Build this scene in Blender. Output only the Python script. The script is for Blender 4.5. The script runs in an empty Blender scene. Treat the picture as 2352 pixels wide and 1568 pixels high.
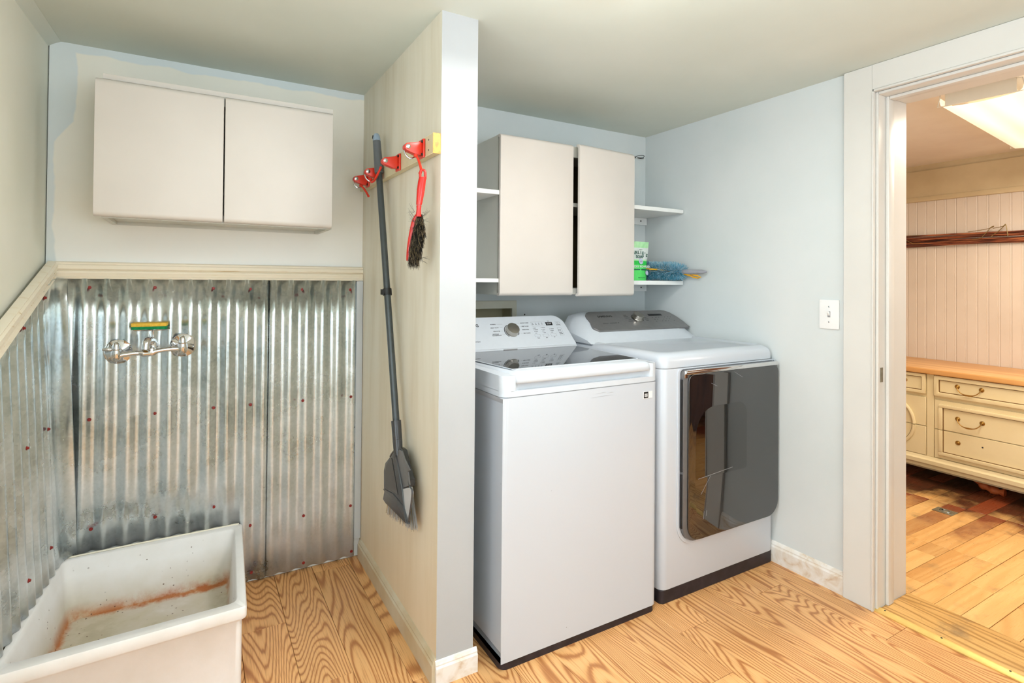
import bpy, bmesh, math, random
from mathutils import Vector, Matrix
random.seed(7)
PI = math.pi
sc = bpy.context.scene
COL = sc.collection

# ---------------------------------------------------------------- camera, world, lights, exposure
H, F, CY, YAW, PITCH, ROLL = 1.24, 1253.37, 632.3, 0.5241, 0.0101, 0.0081
fw = Vector((math.sin(YAW)*math.cos(PITCH), math.cos(YAW)*math.cos(PITCH), math.sin(PITCH)))
rt = Vector((math.cos(YAW), -math.sin(YAW), 0)); up = rt.cross(fw)
R_ = rt*math.cos(ROLL) + up*math.sin(ROLL); U_ = up*math.cos(ROLL) - rt*math.sin(ROLL)
cam = bpy.data.cameras.new('camera'); co = bpy.data.objects.new('camera', cam); COL.objects.link(co)
m = Matrix((R_, U_, -fw)).transposed().to_4x4(); m.translation = Vector((0, 0, H)); co.matrix_world = m
cam.sensor_fit = 'HORIZONTAL'; cam.sensor_width = 36; cam.lens = F/2352*36; cam.shift_y = (CY-784)/2352
cam.clip_start = 0.02
sc.camera = co

w = bpy.data.worlds.new('world'); sc.world = w; w.use_nodes = True
w.node_tree.nodes['Background'].inputs[0].default_value = (0.80, 0.90, 1.0, 1)
w.node_tree.nodes['Background'].inputs[1].default_value = 1.0
sc.view_settings.view_transform = 'Standard'; sc.view_settings.look = 'None'
sc.view_settings.gamma = 1.0; sc.view_settings.use_curve_mapping = False
sc.view_settings.exposure = 0.05

def area(name, loc, direction, sx, sy, power, col, spread=180):
    l = bpy.data.lights.new(name, 'AREA'); l.shape = 'RECTANGLE'; l.size = sx; l.size_y = sy
    l.energy = power; l.color = col; l.spread = math.radians(spread)
    o = bpy.data.objects.new(name, l); COL.objects.link(o); o.location = loc
    o.rotation_euler = Vector(direction).to_track_quat('-Z', 'Y').to_euler()
    return o
def point(name, loc, power, col, radius):
    l = bpy.data.lights.new(name, 'POINT'); l.energy = power; l.color = col; l.shadow_soft_size = radius
    o = bpy.data.objects.new(name, l); COL.objects.link(o); o.location = loc; return o
area('rear_fill_light', (0.85, -1.62, 1.25), (0, 1, 0), 2.1, 1.6, 22, (0.82, 0.92, 1.0))  # added frontal fill, set in an invented rear window
area('left_window_light', (-0.66, 0.35, 1.25), (1, 0, 0), 1.5, 1.5, 23, (0.84, 0.93, 1.0))
area('bounced_flash', (0.45, -0.35, 1.40), (0, 0.12, 1), 0.8, 0.6, 36, (0.84, 0.94, 1.0))
area('ceiling_lamp_light', (0.925, 1.026, 1.955), (0, 0, -1), 0.24, 0.24, 12, (0.98, 0.97, 0.97))
point('ceiling_lamp_glow', (0.925, 1.0, 1.80), 4, (1.0, 0.97, 0.94), 0.12)
area('fluorescent_light', (3.28, 0.98, 1.955), (0, 0, -1), 1.1, 0.22, 25, (1.0, 0.86, 0.70))
point('next_room_fill', (3.2, 0.1, 1.45), 17, (1.0, 0.88, 0.74), 0.2)  # extra unseen fill that brightens the next room and its ceiling

# ---------------------------------------------------------------- materials
def lin(c):
    return tuple(((v/255)/12.92 if v/255 <= 0.04045 else ((v/255+0.055)/1.055)**2.4) for v in c) + (1,)
class NT:
    def __init__(s, name):
        s.m = bpy.data.materials.new(name); s.m.use_nodes = True; s.t = s.m.node_tree
        s.b = s.t.nodes['Principled BSDF']
    def n(s, typ, **kw):
        x = s.t.nodes.new(typ)
        for k, v in kw.items():
            setattr(x, k, v)
        return x
    def l(s, a, b): s.t.links.new(a, b)
    def coords(s, scale=(1, 1, 1), rand=False, geo=False):
        tc = s.n('ShaderNodeNewGeometry') if geo else s.n('ShaderNodeTexCoord')
        src = tc.outputs['Position'] if geo else tc.outputs['Object']
        if rand:
            oi = s.n('ShaderNodeObjectInfo'); ml = s.n('ShaderNodeMath', operation='MULTIPLY'); ml.inputs[1].default_value = 53.7
            s.l(oi.outputs['Random'], ml.inputs[0])
            cb = s.n('ShaderNodeCombineXYZ')
            for i in range(3): s.l(ml.outputs[0], cb.inputs[i])
            ad = s.n('ShaderNodeVectorMath', operation='ADD'); s.l(src, ad.inputs[0]); s.l(cb.outputs[0], ad.inputs[1]); src = ad.outputs[0]
        mp = s.n('ShaderNodeMapping'); mp.inputs['Scale'].default_value = scale; s.l(src, mp.inputs[0])
        return mp.outputs[0]
    def noise(s, vec, scale, detail=3, rough=0.55, dist=0):
        x = s.n('ShaderNodeTexNoise'); x.inputs['Scale'].default_value = scale; x.inputs['Detail'].default_value = detail
        x.inputs['Roughness'].default_value = rough; x.inputs['Distortion'].default_value = dist
        s.l(vec, x.inputs['Vector']); return x.outputs['Fac']
    def ramp(s, fac, stops):
        r = s.n('ShaderNodeValToRGB'); e = r.color_ramp.elements
        while len(e) < len(stops): e.new(0.5)
        for i, (p, c) in enumerate(stops):
            e[i].position = p; e[i].color = c if len(c) == 4 else lin(c)
        s.l(fac, r.inputs[0]); return r.outputs[0]
    def mix(s, fac, a, b, mode='MIX'):
        x = s.n('ShaderNodeMix', data_type='RGBA', blend_type=mode)
        for sock, v in ((x.inputs[0], fac), (x.inputs[6], a), (x.inputs[7], b)):
            if hasattr(v, 'links'): s.l(v, sock)
            else: sock.default_value = v
        return x.outputs[2]
    def math(s, op, a, b=None, clamp=False):
        x = s.n('ShaderNodeMath', operation=op, use_clamp=clamp)
        for i, v in enumerate((a, b)):
            if v is None: continue
            if hasattr(v, 'links'): s.l(v, x.inputs[i])
            else: x.inputs[i].default_value = v
        return x.outputs[0]
    def maprange(s, v, a, b, c=0, d=1):
        x = s.n('ShaderNodeMapRange'); x.clamp = True
        s.l(v, x.inputs[0])
        for i, q in enumerate((a, b, c, d)): x.inputs[i+1].default_value = q
        return x.outputs[0]
    def sep(s, vec):
        x = s.n('ShaderNodeSeparateXYZ'); s.l(vec, x.inputs[0]); return x.outputs
    def bump(s, h, strength, dist=0.01):
        x = s.n('ShaderNodeBump'); x.inputs['Strength'].default_value = strength; x.inputs['Distance'].default_value = dist
        s.l(h, x.inputs['Height']); s.l(x.outputs[0], s.b.inputs['Normal'])
    def base(s, v):
        if hasattr(v, 'links'): s.l(v, s.b.inputs['Base Color'])
        else: s.b.inputs['Base Color'].default_value = v
    def set(s, rough=None, metal=None, spec=None, ior=None, coat=None, em=None, es=None):
        i = s.b.inputs
        if rough is not None: i['Roughness'].default_value = rough
        if metal is not None: i['Metallic'].default_value = metal
        if spec is not None: i['Specular IOR Level'].default_value = spec
        if ior is not None: i['IOR'].default_value = ior
        if coat is not None: i['Coat Weight'].default_value = coat
        if em is not None: i['Emission Color'].default_value = em; i['Emission Strength'].default_value = es
        return s

def paint(name, c, c2=None, scale=4, rough=0.5, bump=0.05, bscale=60, spec=0.4, contrast=(0.35, 0.7)):
    t = NT(name); v = t.coords(geo=True)
    if c2: t.base(t.ramp(t.noise(v, scale, 4), [(contrast[0], c), (contrast[1], c2)]))
    else: t.base(lin(c))
    t.set(rough=rough, spec=spec)
    if bump: t.bump(t.noise(v, bscale, 3), bump, 0.004)
    return t.m
def plain(name, c, rough=0.4, metal=0, spec=0.5, **k):
    t = NT(name); v = t.coords()
    d = tuple(max(0, x*(0.985 if min(c) > 185 else 0.94)) for x in c)
    t.base(t.ramp(t.noise(v, 35, 3), [(0.3, d), (0.7, c)])); t.set(rough=rough, metal=metal, spec=spec, **k)
    return t.m

def oak(name, grain_axis, light, mid, dark, ringk=9.0, lowx=5.0, lowy=0.55, per_plank=0.25, rough=0.32, finish=None, tone=None, dirt=0.0):
    """wood with contour-line grain; grain_axis 0 = along X, 1 = along Y"""
    t = NT(name)
    v = t.coords(rand=True)
    def stretch(a, b):
        mp = t.n('ShaderNodeMapping'); mp.inputs['Scale'].default_value = (a, b, 1) if grain_axis == 1 else (b, a, 1); t.l(v, mp.inputs[0]); return mp.outputs[0]
    lo = t.noise(stretch(lowx, lowy), 1.0, 2.0, 0.45)
    fine = t.noise(stretch(160, 5), 1.0, 3, 0.6)
    rings = t.math('MULTIPLY', lo, ringk*2*PI)
    wig = t.math('MULTIPLY', fine, 2.2)
    s1 = t.math('SINE', t.math('ADD', rings, wig))
    g = t.math('MULTIPLY_ADD', s1, 0.5); g.node.inputs[2].default_value = 0.5
    g2 = t.math('POWER', g, 1.7)
    base = t.ramp(g2, [(0.0, light), (0.5, mid), (1.0, dark)])
    st = t.noise(stretch(260, 9), 1.0, 2, 0.5)
    base = t.mix(t.maprange(st, 0.52, 0.68, 0, 0.45), base, lin(dark))
    oi = t.n('ShaderNodeObjectInfo')
    if tone:
        base = t.mix(per_plank, base, t.ramp(oi.outputs['Random'], tone))
    else:
        val = t.maprange(oi.outputs['Random'], 0, 1, 1-per_plank*0.5, 1+per_plank*0.4)
        hs = t.n('ShaderNodeHueSaturation'); t.l(val, hs.inputs['Value']); t.l(base, hs.inputs['Color']); base = hs.outputs[0]
    gv = t.coords(geo=True)
    if dirt:
        dn = t.noise(gv, 7, 5, 0.65)
        base = t.mix(t.maprange(dn, 0.55, 0.75, 0, dirt), base, lin((120, 100, 75)))
        sp = t.n('ShaderNodeTexVoronoi'); sp.inputs['Scale'].default_value = 26; t.l(gv, sp.inputs['Vector'])
        base = t.mix(t.maprange(sp.outputs['Distance'], 0.045, 0.07, 0.8, 0), base, lin((88, 56, 34)))
    if finish:                                     # old dark floor finish left beyond an edge (x position on the floor)
        x = t.sep(gv)[0]
        edge = t.math('ADD', x, t.math('MULTIPLY', t.math('SUBTRACT', t.noise(gv, 3.5, 4, 0.6), 0.5), 0.9))
        edge = t.math('ADD', edge, t.math('MULTIPLY', t.math('SUBTRACT', oi.outputs['Random'], 0.5), 0.32))
        mk = t.maprange(edge, 3.42, 3.72, 0, 0.96)
        dk = t.ramp(t.math('ADD', t.math('MULTIPLY', oi.outputs['Random'], 0.6), t.math('MULTIPLY', t.noise(gv, 12, 4), 0.4)), [(0.25, (46, 15, 12)), (0.5, (98, 38, 24)), (0.8, (136, 60, 34))])
        base = t.mix(mk, base, dk)
    t.base(base); t.set(rough=rough, spec=0.45)
    t.l(t.maprange(st, 0.3, 0.8, rough*0.85, rough*1.3), t.b.inputs['Roughness'])
    t.bump(st, 0.04, 0.002)
    return t.m

M = {}
M['ceiling'] = paint('ceiling_paint', (206, 213, 203), (214, 220, 211), 2.2, 0.62, 0.25, 9, 0.3, (0.3, 0.75))
M['ceiling_next'] = paint('ceiling_paint_warm', (234, 226, 218), (244, 238, 230), 3, 0.45, 0.3, 10)
M['wall_blue'] = paint('pale_blue_wall_paint', (217, 222, 222), (211, 218, 218), 3, 0.55, 0.06, 80)
M['wall_left'] = paint('sage_wall_paint', (234, 235, 220), (240, 240, 228), 2.5, 0.55, 0.1, 30)
M['white_paint'] = paint('white_trim_paint', (204, 208, 212), (198, 203, 206), 5, 0.4, 0.04, 60)
M['part_white_dimmed'] = paint('dimmed_white_partition_paint', (181, 184, 186), (177, 180, 182), 5, 0.4, 0.04, 60)  # white trim paint darkened to offset the strong lamp light here
M['casing'] = paint('cream_white_gloss_trim', (220, 218, 212), (215, 213, 207), 4, 0.35, 0.05, 40)
M['cream'] = paint('cream_trim_paint', (214, 196, 158), (200, 180, 142), 4, 0.5, 0.05, 40)
M['bead'] = paint('beadboard_paint', (226, 214, 200), (218, 205, 190), 3, 0.45, 0.03, 40)

def m_wall_back_left():
    t = NT('cream_wall_with_unpainted_blue_border'); v = t.coords(geo=True)
    x, y, z = t.sep(v)
    nz = t.noise(v, 6, 3, 0.5)
    dl = t.math('SUBTRACT', x, -0.462); dt = t.math('SUBTRACT', 2.079, z)
    wob = t.math('MULTIPLY', t.math('SUBTRACT', nz, 0.5), 0.055)
    upper = t.maprange(z, 1.72, 1.80, 0, 0.05)
    a = t.math('ADD', t.math('SUBTRACT', dl, upper), wob)
    b = t.math('ADD', dt, wob)
    mk = t.math('MINIMUM', t.maprange(a, 0.022, 0.028), t.maprange(b, 0.026, 0.032))
    cream = t.ramp(t.noise(v, 3, 4), [(0.3, (240, 237, 225)), (0.7, (248, 243, 231))])
    low = t.maprange(z, 1.32, 1.5, 0.7, 0)
    cream = t.mix(low, cream, lin((246, 248, 248)))
    t.base(t.mix(mk, lin((224, 231, 231)), cream)); t.set(rough=0.5, spec=0.35)
    t.bump(t.noise(v, 50, 3), 0.06, 0.004); return t.m
M['wall_back_left'] = m_wall_back_left()
def m_part_beige():
    t = NT('stained_wall_with_floor_bounce'); v = t.coords(geo=True); x, y, z = t.sep(v)
    st = t.n('ShaderNodeMapping'); st.inputs['Scale'].default_value = (1, 5, 0.6); t.l(v, st.inputs[0])
    n1 = t.noise(st.outputs[0], 2.2, 5, 0.6)
    n2 = t.noise(v, 2.0, 3)
    c = t.ramp(n1, [(0.3, (218, 208, 184)), (0.52, (230, 223, 204)), (0.75, (236, 230, 214))])
    tan = t.maprange(t.math('ADD', z, t.math('MULTIPLY', n2, 0.9)), 0.55, 1.5, 0.55, 0)  # tan toward the floor: warm floor bounce painted over the stains
    c = t.mix(tan, c, lin((230, 206, 168)))
    t.base(c); t.set(rough=0.5, spec=0.35); t.bump(t.noise(v, 40, 3), 0.08, 0.004); return t.m
M['part_beige'] = m_part_beige()
def m_raw_trim(name='worn_cream_wood_trim', axis='x'):
    t = NT(name); v = t.coords()
    st = t.n('ShaderNodeMapping'); st.inputs['Scale'].default_value = (3, 40, 40) if axis == 'x' else (40, 3, 40); t.l(v, st.inputs[0])
    c = t.ramp(t.noise(st.outputs[0], 1, 5, 0.65), [(0.30, (212, 188, 144)), (0.40, (240, 230, 208)), (0.8, (242, 234, 216))])
    k = t.n('ShaderNodeTexVoronoi'); k.inputs['Scale'].default_value = 9; t.l(v, k.inputs[0])
    c = t.mix(t.maprange(k.outputs['Distance'], 0.02, 0.07, 0.75, 0), c, lin((150, 112, 70)))
    t.base(c); t.set(rough=0.5, spec=0.3); return t.m
M['raw_trim'] = m_raw_trim()
def m_stained_white():
    t = NT('scuffed_white_baseboard_paint'); v = t.coords(geo=True)
    c = t.ramp(t.noise(v, 14, 5, 0.6, 1.0), [(0.42, (238, 234, 228)), (0.58, (228, 218, 204)), (0.72, (206, 178, 146))])
    t.base(c); t.set(rough=0.42, spec=0.4); return t.m
M['base_white'] = m_stained_white()
M['base_beige'] = paint('beige_baseboard_paint', (214, 204, 180), (198, 178, 142), 6, 0.45, 0.05, 40)

def m_galv():
    t = NT('galvanised_steel'); v = t.coords(geo=True)
    vo = t.n('ShaderNodeTexVoronoi'); vo.inputs['Scale'].default_value = 110; t.l(v, vo.inputs['Vector'])
    n1 = t.noise(v, 5, 5, 0.65); n2 = t.noise(v, 150, 2)
    spng = t.math('MULTIPLY_ADD', vo.outputs['Color'], 0.16); spng.node.inputs[2].default_value = -0.08
    tone = t.math('ADD', n1, spng)
    c = t.ramp(tone, [(0.28, (176, 187, 188)), (0.5, (212, 221, 223)), (0.75, (236, 243, 246))])
    z = t.sep(v)[2]
    dust = t.math('MULTIPLY', t.maprange(z, 0.95, 0.15, 0, 1), t.maprange(n1, 0.35, 0.65, 0.35, 1))
    c = t.mix(t.math('MULTIPLY', dust, 0.6), c, lin((226, 226, 228)))
    fl = t.n('ShaderNodeTexVoronoi'); fl.inputs['Scale'].default_value = 55; t.l(v, fl.inputs['Vector'])
    flk = t.math('MULTIPLY', t.maprange(fl.outputs['Distance'], 0.06, 0.12, 1, 0), t.maprange(z, 1.0, 0.5, 0, 0.8))
    c = t.mix(flk, c, lin((238, 238, 240)))
    t.base(c)
    rg = t.maprange(n1, 0.3, 0.7, 0.17, 0.30)
    t.l(t.math('ADD', rg, t.math('MULTIPLY', dust, 0.16)), t.b.inputs['Roughness'])
    t.l(t.math('SUBTRACT', 0.92, t.math('MULTIPLY', t.math('MAXIMUM', dust, flk), 0.5)), t.b.inputs['Metallic'])
    hb = t.math('ADD', t.math('MULTIPLY', n1, 0.12), t.math('MULTIPLY', t.sep(vo.outputs['Color'])[0], 0.04))
    t.bump(hb, 0.055, 0.005); return t.m
M['galv'] = m_galv()
M['screw_red'] = plain('rust_red_screw_paint', (150, 38, 34), 0.4)
M['chrome'] = plain('chrome', (225, 225, 226), 0.06, 1.0)
M['chrome_worn'] = plain('brushed_chrome', (196, 190, 180), 0.2, 1.0)
M['sponge'] = paint('yellow_sponge_foam', (238, 196, 80), (224, 176, 62), 90, 0.9, 0.5, 160)
M['scour'] = paint('green_scouring_pad', (24, 150, 90), (16, 122, 70), 120, 0.9, 0.6, 200)
def m_sink():
    t = NT('stained_concrete_sink'); v = t.coords(geo=True); x, y, z = t.sep(v)
    c = t.ramp(t.noise(v, 9, 4), [(0.3, (238, 234, 230)), (0.7, (246, 243, 242))])
    # rust along the floor perimeter of the basin (own shape, wear of the sink)
    n1 = t.noise(v, 16, 5, 0.7); n2 = t.noise(v, 6, 4, 0.6)
    dx = t.math('MINIMUM', t.math('ABSOLUTE', t.math('SUBTRACT', x, -0.366)), t.math('ABSOLUTE', t.math('SUBTRACT', x, 0.125)))
    dy = t.math('MINIMUM', t.math('ABSOLUTE', t.math('SUBTRACT', y, 2.352)), t.math('ABSOLUTE', t.math('SUBTRACT', y, 1.92)))
    d = t.math('MINIMUM', dx, dy)
    inside = t.math('MULTIPLY', t.math('MULTIPLY', t.maprange(z, 0.235, 0.215), t.maprange(y, 1.862, 1.872)), t.maprange(x, 0.15, 0.14))
    inside = t.math('MULTIPLY', inside, t.maprange(x, -0.432, -0.425))
    zz = t.maprange(z, 0.125, 0.082, 0, 1)
    dirt = t.math('MULTIPLY', inside, t.math('MULTIPLY', t.maprange(z, 0.20, 0.09, 0, 0.95), t.maprange(n2, 0.3, 0.6, 0.4, 1)))
    c = t.mix(dirt, c, t.ramp(n2, [(0.3, (178, 152, 116)), (0.55, (198, 184, 156)), (0.75, (180, 168, 140))]))
    rim = t.math('MULTIPLY', t.maprange(t.math('ADD', d, t.math('MULTIPLY', t.math('SUBTRACT', n1, 0.5), 0.07)), 0.022, 0.003, 0, 0.92), zz)
    c = t.mix(t.math('MULTIPLY', rim, inside), c, t.ramp(n1, [(0.35, (176, 92, 34)), (0.7, (206, 136, 72))]))
    vo = t.n('ShaderNodeTexVoronoi'); vo.inputs['Scale'].default_value = 46; t.l(v, vo.inputs[0])
    spk = t.math('MULTIPLY', t.maprange(vo.outputs['Distance'], 0.09, 0.15, 0.85, 0), t.maprange(t.noise(v, 8, 3), 0.5, 0.58))
    c = t.mix(t.math('MULTIPLY', spk, inside), c, lin((92, 58, 38)))
    t.base(c); t.set(rough=0.55, spec=0.35); t.bump(t.noise(v, 70, 3), 0.08, 0.003); return t.m
M['sink'] = m_sink()
M['cab'] = paint('white_cabinet_laminate', (220, 213, 205), (214, 207, 199), 3, 0.42, 0.02, 50)
M['cab_side'] = paint('grey_white_cabinet_side', (206, 206, 196), (214, 213, 204), 4, 0.45, 0.02, 50)
M['cab_in'] = paint('dark_brown_cabinet_inside', (122, 104, 66), (96, 80, 50), 5, 0.6, 0.05, 40)  # dark brown lining sheets inside the right cabinet
M['shelf'] = paint('white_shelf_paint', (240, 241, 239), (232, 234, 232), 5, 0.4, 0.02, 50)
def m_appl():
    t = NT('white_appliance_enamel'); v = t.coords(geo=True)
    c = lin((199, 205, 213))
    vo = t.n('ShaderNodeTexVoronoi'); vo.inputs['Scale'].default_value = 14; t.l(v, vo.inputs[0])
    spk = t.math('MULTIPLY', t.maprange(vo.outputs['Distance'], 0.02, 0.035, 0.55, 0), t.maprange(t.noise(v, 6, 3), 0.52, 0.6))
    t.base(t.mix(spk, c, lin((110, 108, 108)))); t.set(rough=0.24, spec=0.5, coat=0.25)
    return t.m
M['appl'] = m_appl()
M['appl_plastic'] = plain('white_appliance_plastic', (205, 211, 218), 0.3)
M['kick'] = paint('black_appliance_base', (34, 30, 34), (52, 44, 50), 25, 0.5, 0.1, 60)
M['lid_glass'] = plain('dark_tempered_lid_glass', (52, 53, 55), 0.03, 0.0, 0.5, ior=2.3)
M['door_glass'] = plain('smoked_door_glass', (26, 25, 27), 0.03, 0.0, 0.5, ior=2.0)
M['door_window'] = plain('black_door_window', (6, 5, 6), 0.03, 0.0, 0.5, ior=1.9)
M['console_grey'] = plain('grey_console_film', (132, 131, 131), 0.3, 0.35)
M['black'] = plain('black_plastic', (20, 20, 22), 0.35)
M['ink'] = plain('dark_grey_print', (66, 66, 70), 0.5)
M['ink_black'] = plain('black_print', (26, 26, 28), 0.45)
M['ink_line'] = plain('light_grey_print', (176, 177, 180), 0.5)
M['grey_seam'] = plain('grey_seam_gap', (150, 151, 153), 0.5)
M['sticker_white'] = plain('white_sticker', (232, 232, 232), 0.5)
M['red'] = plain('red_painted_metal', (222, 52, 28), 0.32)
M['red_plastic'] = plain('red_plastic', (206, 36, 26), 0.22)
M['orange_end'] = paint('varnished_orange_endgrain', (226, 160, 40), (176, 108, 26), 90, 0.4, 0.1, 90)
M['board'] = paint('cream_painted_board', (222, 212, 178), (208, 196, 158), 7, 0.5, 0.05, 50)
M['steel'] = plain('bright_steel', (200, 204, 206), 0.18, 1.0)
M['dark_metal'] = plain('dark_bolt_metal', (58, 66, 62), 0.4, 0.7)
M['handle_grey'] = plain('dark_grey_handle_enamel', (72, 78, 80), 0.28, 0.25)
M['grip'] = plain('grey_grip_plastic', (96, 100, 104), 0.4)
M['cap_blue'] = plain('blue_grey_cap_plastic', (150, 168, 186), 0.4)
M['pan'] = plain('charcoal_pan_plastic', (66, 66, 68), 0.2)
M['pan_dark'] = plain('black_pan_plastic', (44, 44, 46), 0.15)
M['pan_glare'] = plain('pan_plastic_painted_glare', (190, 190, 190), 0.12)  # pale tone paints in the glare on the dustpan side wall
M['pan_light'] = plain('grey_pan_plastic', (104, 104, 105), 0.22)
M['br_grey'] = plain('silver_grey_bristle', (168, 168, 168), 0.5)
M['br_dark'] = plain('dark_bristle', (52, 48, 42), 0.5)
M['br_tan'] = plain('tan_bristle', (150, 128, 92), 0.6)
M['br_black'] = plain('black_bristle', (30, 29, 27), 0.5)
M['pouch_green'] = paint('lime_green_pouch_film', (86, 226, 106), (104, 232, 124), 20, 0.3, 0.15, 25)
M['pouch_white'] = paint('white_pouch_film', (228, 234, 232), (216, 226, 220), 18, 0.3, 0.15, 25)
M['pouch_pale'] = paint('pale_green_pouch_film', (190, 240, 186), (164, 226, 164), 60, 0.3, 0.15, 25)
M['pouch_mid'] = plain('bright_green_print', (40, 206, 76), 0.35)
M['ink_green'] = plain('dark_green_print', (22, 88, 74), 0.45)
M['lilac'] = plain('lilac_badge_print', (196, 200, 226), 0.4)
M['white_print'] = plain('white_print', (244, 246, 244), 0.4)
M['dust_a'] = plain('pale_blue_fibre', (190, 226, 240), 0.8)
M['dust_b'] = plain('sky_blue_fibre', (130, 198, 226), 0.8)
M['dust_c'] = plain('teal_blue_fibre', (66, 148, 176), 0.8)
M['dust_d'] = plain('whitish_fibre', (214, 224, 222), 0.8)
M['yellow'] = plain('yellow_handle_plastic', (246, 180, 24), 0.35)
M['grey_handle'] = plain('light_grey_handle_plastic', (162, 162, 170), 0.35)
M['switch'] = plain('white_switch_plastic', (240, 241, 240), 0.3)
M['outlet'] = paint('yellowed_box_frame_paint', (214, 212, 196), (204, 200, 180), 8, 0.45, 0.04, 40)
M['outlet_in'] = paint('yellowed_box_recess', (190, 182, 150), (176, 168, 134), 6, 0.5, 0.04, 40)
M['dresser'] = paint('antiqued_cream_dresser_paint', (236, 222, 180), (228, 212, 168), 5, 0.42, 0.04, 60)
M['glaze'] = plain('brown_antique_glaze', (120, 84, 42), 0.5)
M['brass'] = plain('aged_brass', (172, 132, 66), 0.35, 0.85)
M['brass_bright'] = plain('brass_strip', (236, 200, 120), 0.4, 0.5)
M['foot'] = paint('orange_brown_carved_wood', (222, 120, 66), (196, 92, 48), 30, 0.45, 0.2, 60)
M['reed'] = None
def m_reed():
    t = NT('brown_willow_bark'); v = t.coords(rand=True)
    st = t.n('ShaderNodeMapping'); st.inputs['Scale'].default_value = (60, 5, 60); t.l(v, st.inputs[0])
    t.base(t.ramp(t.noise(st.outputs[0], 1, 4, 0.6), [(0.38, (48, 20, 12)), (0.5, (118, 58, 34)), (0.66, (186, 112, 70))])); t.set(rough=0.35); return t.m
M['reed'] = m_reed()
M['wire'] = plain('dull_brass_wire', (150, 132, 88), 0.35, 0.7)
M['fix_white'] = plain('cream_fixture_enamel', (222, 214, 196), 0.4)
t = NT('glowing_acrylic_diffuser'); v = t.coords()
t.base(lin((255, 240, 214))); t.set(rough=0.5)
gl = t.maprange(t.math('ABSOLUTE', t.math('SUBTRACT', t.math('ABSOLUTE', t.sep(v)[1]), 0.055)), 0.0, 0.05, 1.1, 0.72)
t.b.inputs['Emission Color'].default_value = (1.0, 0.83, 0.60, 1); t.l(gl, t.b.inputs['Emission Strength']); M['diffuser'] = t.m
t = NT('glowing_glass_dome'); t.coords(); t.base(lin((255, 245, 230))); t.set(rough=0.4, em=(1.0, 0.93, 0.80, 1), es=2.2); M['dome'] = t.m
M['lamp_metal'] = plain('warm_brass_lamp_rim', (190, 140, 96), 0.3, 0.8)
t = NT('window_glass'); t.coords(); t.base((1, 1, 1, 1)); t.set(rough=0.0); t.b.inputs['Transmission Weight'].default_value = 1.0; t.b.inputs['IOR'].default_value = 1.05; M['glass'] = t.m
M['floor_left'] = oak('honey_oak_laminate', 1, (234, 180, 120), (224, 166, 106), (178, 116, 66), 66, 3.6, 0.42, 0.16, 0.34)
M['floor_next'] = oak('worn_maple_plank', 0, (238, 192, 126), (228, 176, 108), (214, 158, 94), 14, 5, 0.5, 0.55, 0.3, finish=True,
                      tone=[(0.0, (232, 180, 110)), (0.3, (240, 196, 128)), (0.55, (222, 164, 92)), (0.72, (176, 140, 92)), (0.82, (232, 178, 106)), (0.92, (166, 108, 62)), (1.0, (236, 186, 116))], dirt=0.55)
M['threshold'] = oak('worn_threshold_oak', 1, (218, 172, 104), (202, 156, 90), (172, 126, 64), 12, 8, 0.8, 0.1, 0.45, dirt=0.8)
M['subfloor'] = plain('dark_floor_joint', (96, 66, 38), 0.8)
M['dresser_top'] = oak('honey_pine_top', 1, (240, 194, 132), (232, 182, 118), (216, 160, 96), 2, 8, 0.5, 0.05, 0.35)
M['brown_wall'] = oak('dark_brown_wall_board', 1, (112, 76, 56), (94, 62, 46), (70, 46, 34), 3, 6, 0.5, 0.2, 0.5)
M['pull_plate'] = paint('tarnished_steel_plate', (128, 122, 104), (104, 96, 78), 60, 0.35, 0.1, 80)

# ---------------------------------------------------------------- mesh helpers (world coordinates)
def nb(): return bmesh.new()
def box(bm, x0, x1, y0, y1, z0, z1, mi=0):
    vs = [bm.verts.new((x, y, z)) for x in (x0, x1) for y in (y0, y1) for z in (z0, z1)]
    fs = []
    for q in ((0, 1, 3, 2), (4, 6, 7, 5), (0, 4, 5, 1), (2, 3, 7, 6), (0, 2, 6, 4), (1, 5, 7, 3)):
        f = bm.faces.new([vs[i] for i in q]); f.material_index = mi; fs.append(f)
    return fs
def hexa(bm, bot, top):
    """box from four bottom and four top corners, both listed the same way round (counter-clockwise from above)"""
    b = [bm.verts.new(p) for p in bot]; t_ = [bm.verts.new(p) for p in top]; n = len(b)
    bm.faces.new(b[::-1]); bm.faces.new(t_)
    for i in range(n): bm.faces.new((b[i], b[(i+1) % n], t_[(i+1) % n], t_[i]))
def extr(bm, pts, vec, cap=True):
    """closed polygon of 3D points extruded by vec"""
    a = [bm.verts.new(p) for p in pts]; b = [bm.verts.new(Vector(p)+Vector(vec)) for p in pts]; n = len(a)
    if cap: bm.faces.new(a[::-1]); bm.faces.new(b)
    for i in range(n): bm.faces.new((a[i], a[(i+1) % n], b[(i+1) % n], b[i]))
def ringx(bm, outer, inner, vec):
    """frame between two closed polygons with the same count, extruded"""
    n = len(outer); v = Vector(vec)
    o0 = [bm.verts.new(p) for p in outer]; i0 = [bm.verts.new(p) for p in inner]
    o1 = [bm.verts.new(Vector(p)+v) for p in outer]; i1 = [bm.verts.new(Vector(p)+v) for p in inner]
    for k in range(n):
        j = (k+1) % n
        bm.faces.new((o1[k], o1[j], i1[j], i1[k])); bm.faces.new((o0[j], o0[k], i0[k], i0[j]))
        bm.faces.new((o0[k], o0[j], o1[j], o1[k])); bm.faces.new((i0[j], i0[k], i1[k], i1[j]))
def frame_for(d):
    d = Vector(d).normalized(); a = Vector((0, 0, 1)) if abs(d.z) < 0.9 else Vector((1, 0, 0))
    u = d.cross(a).normalized(); return u, d.cross(u).normalized(), d
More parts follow.
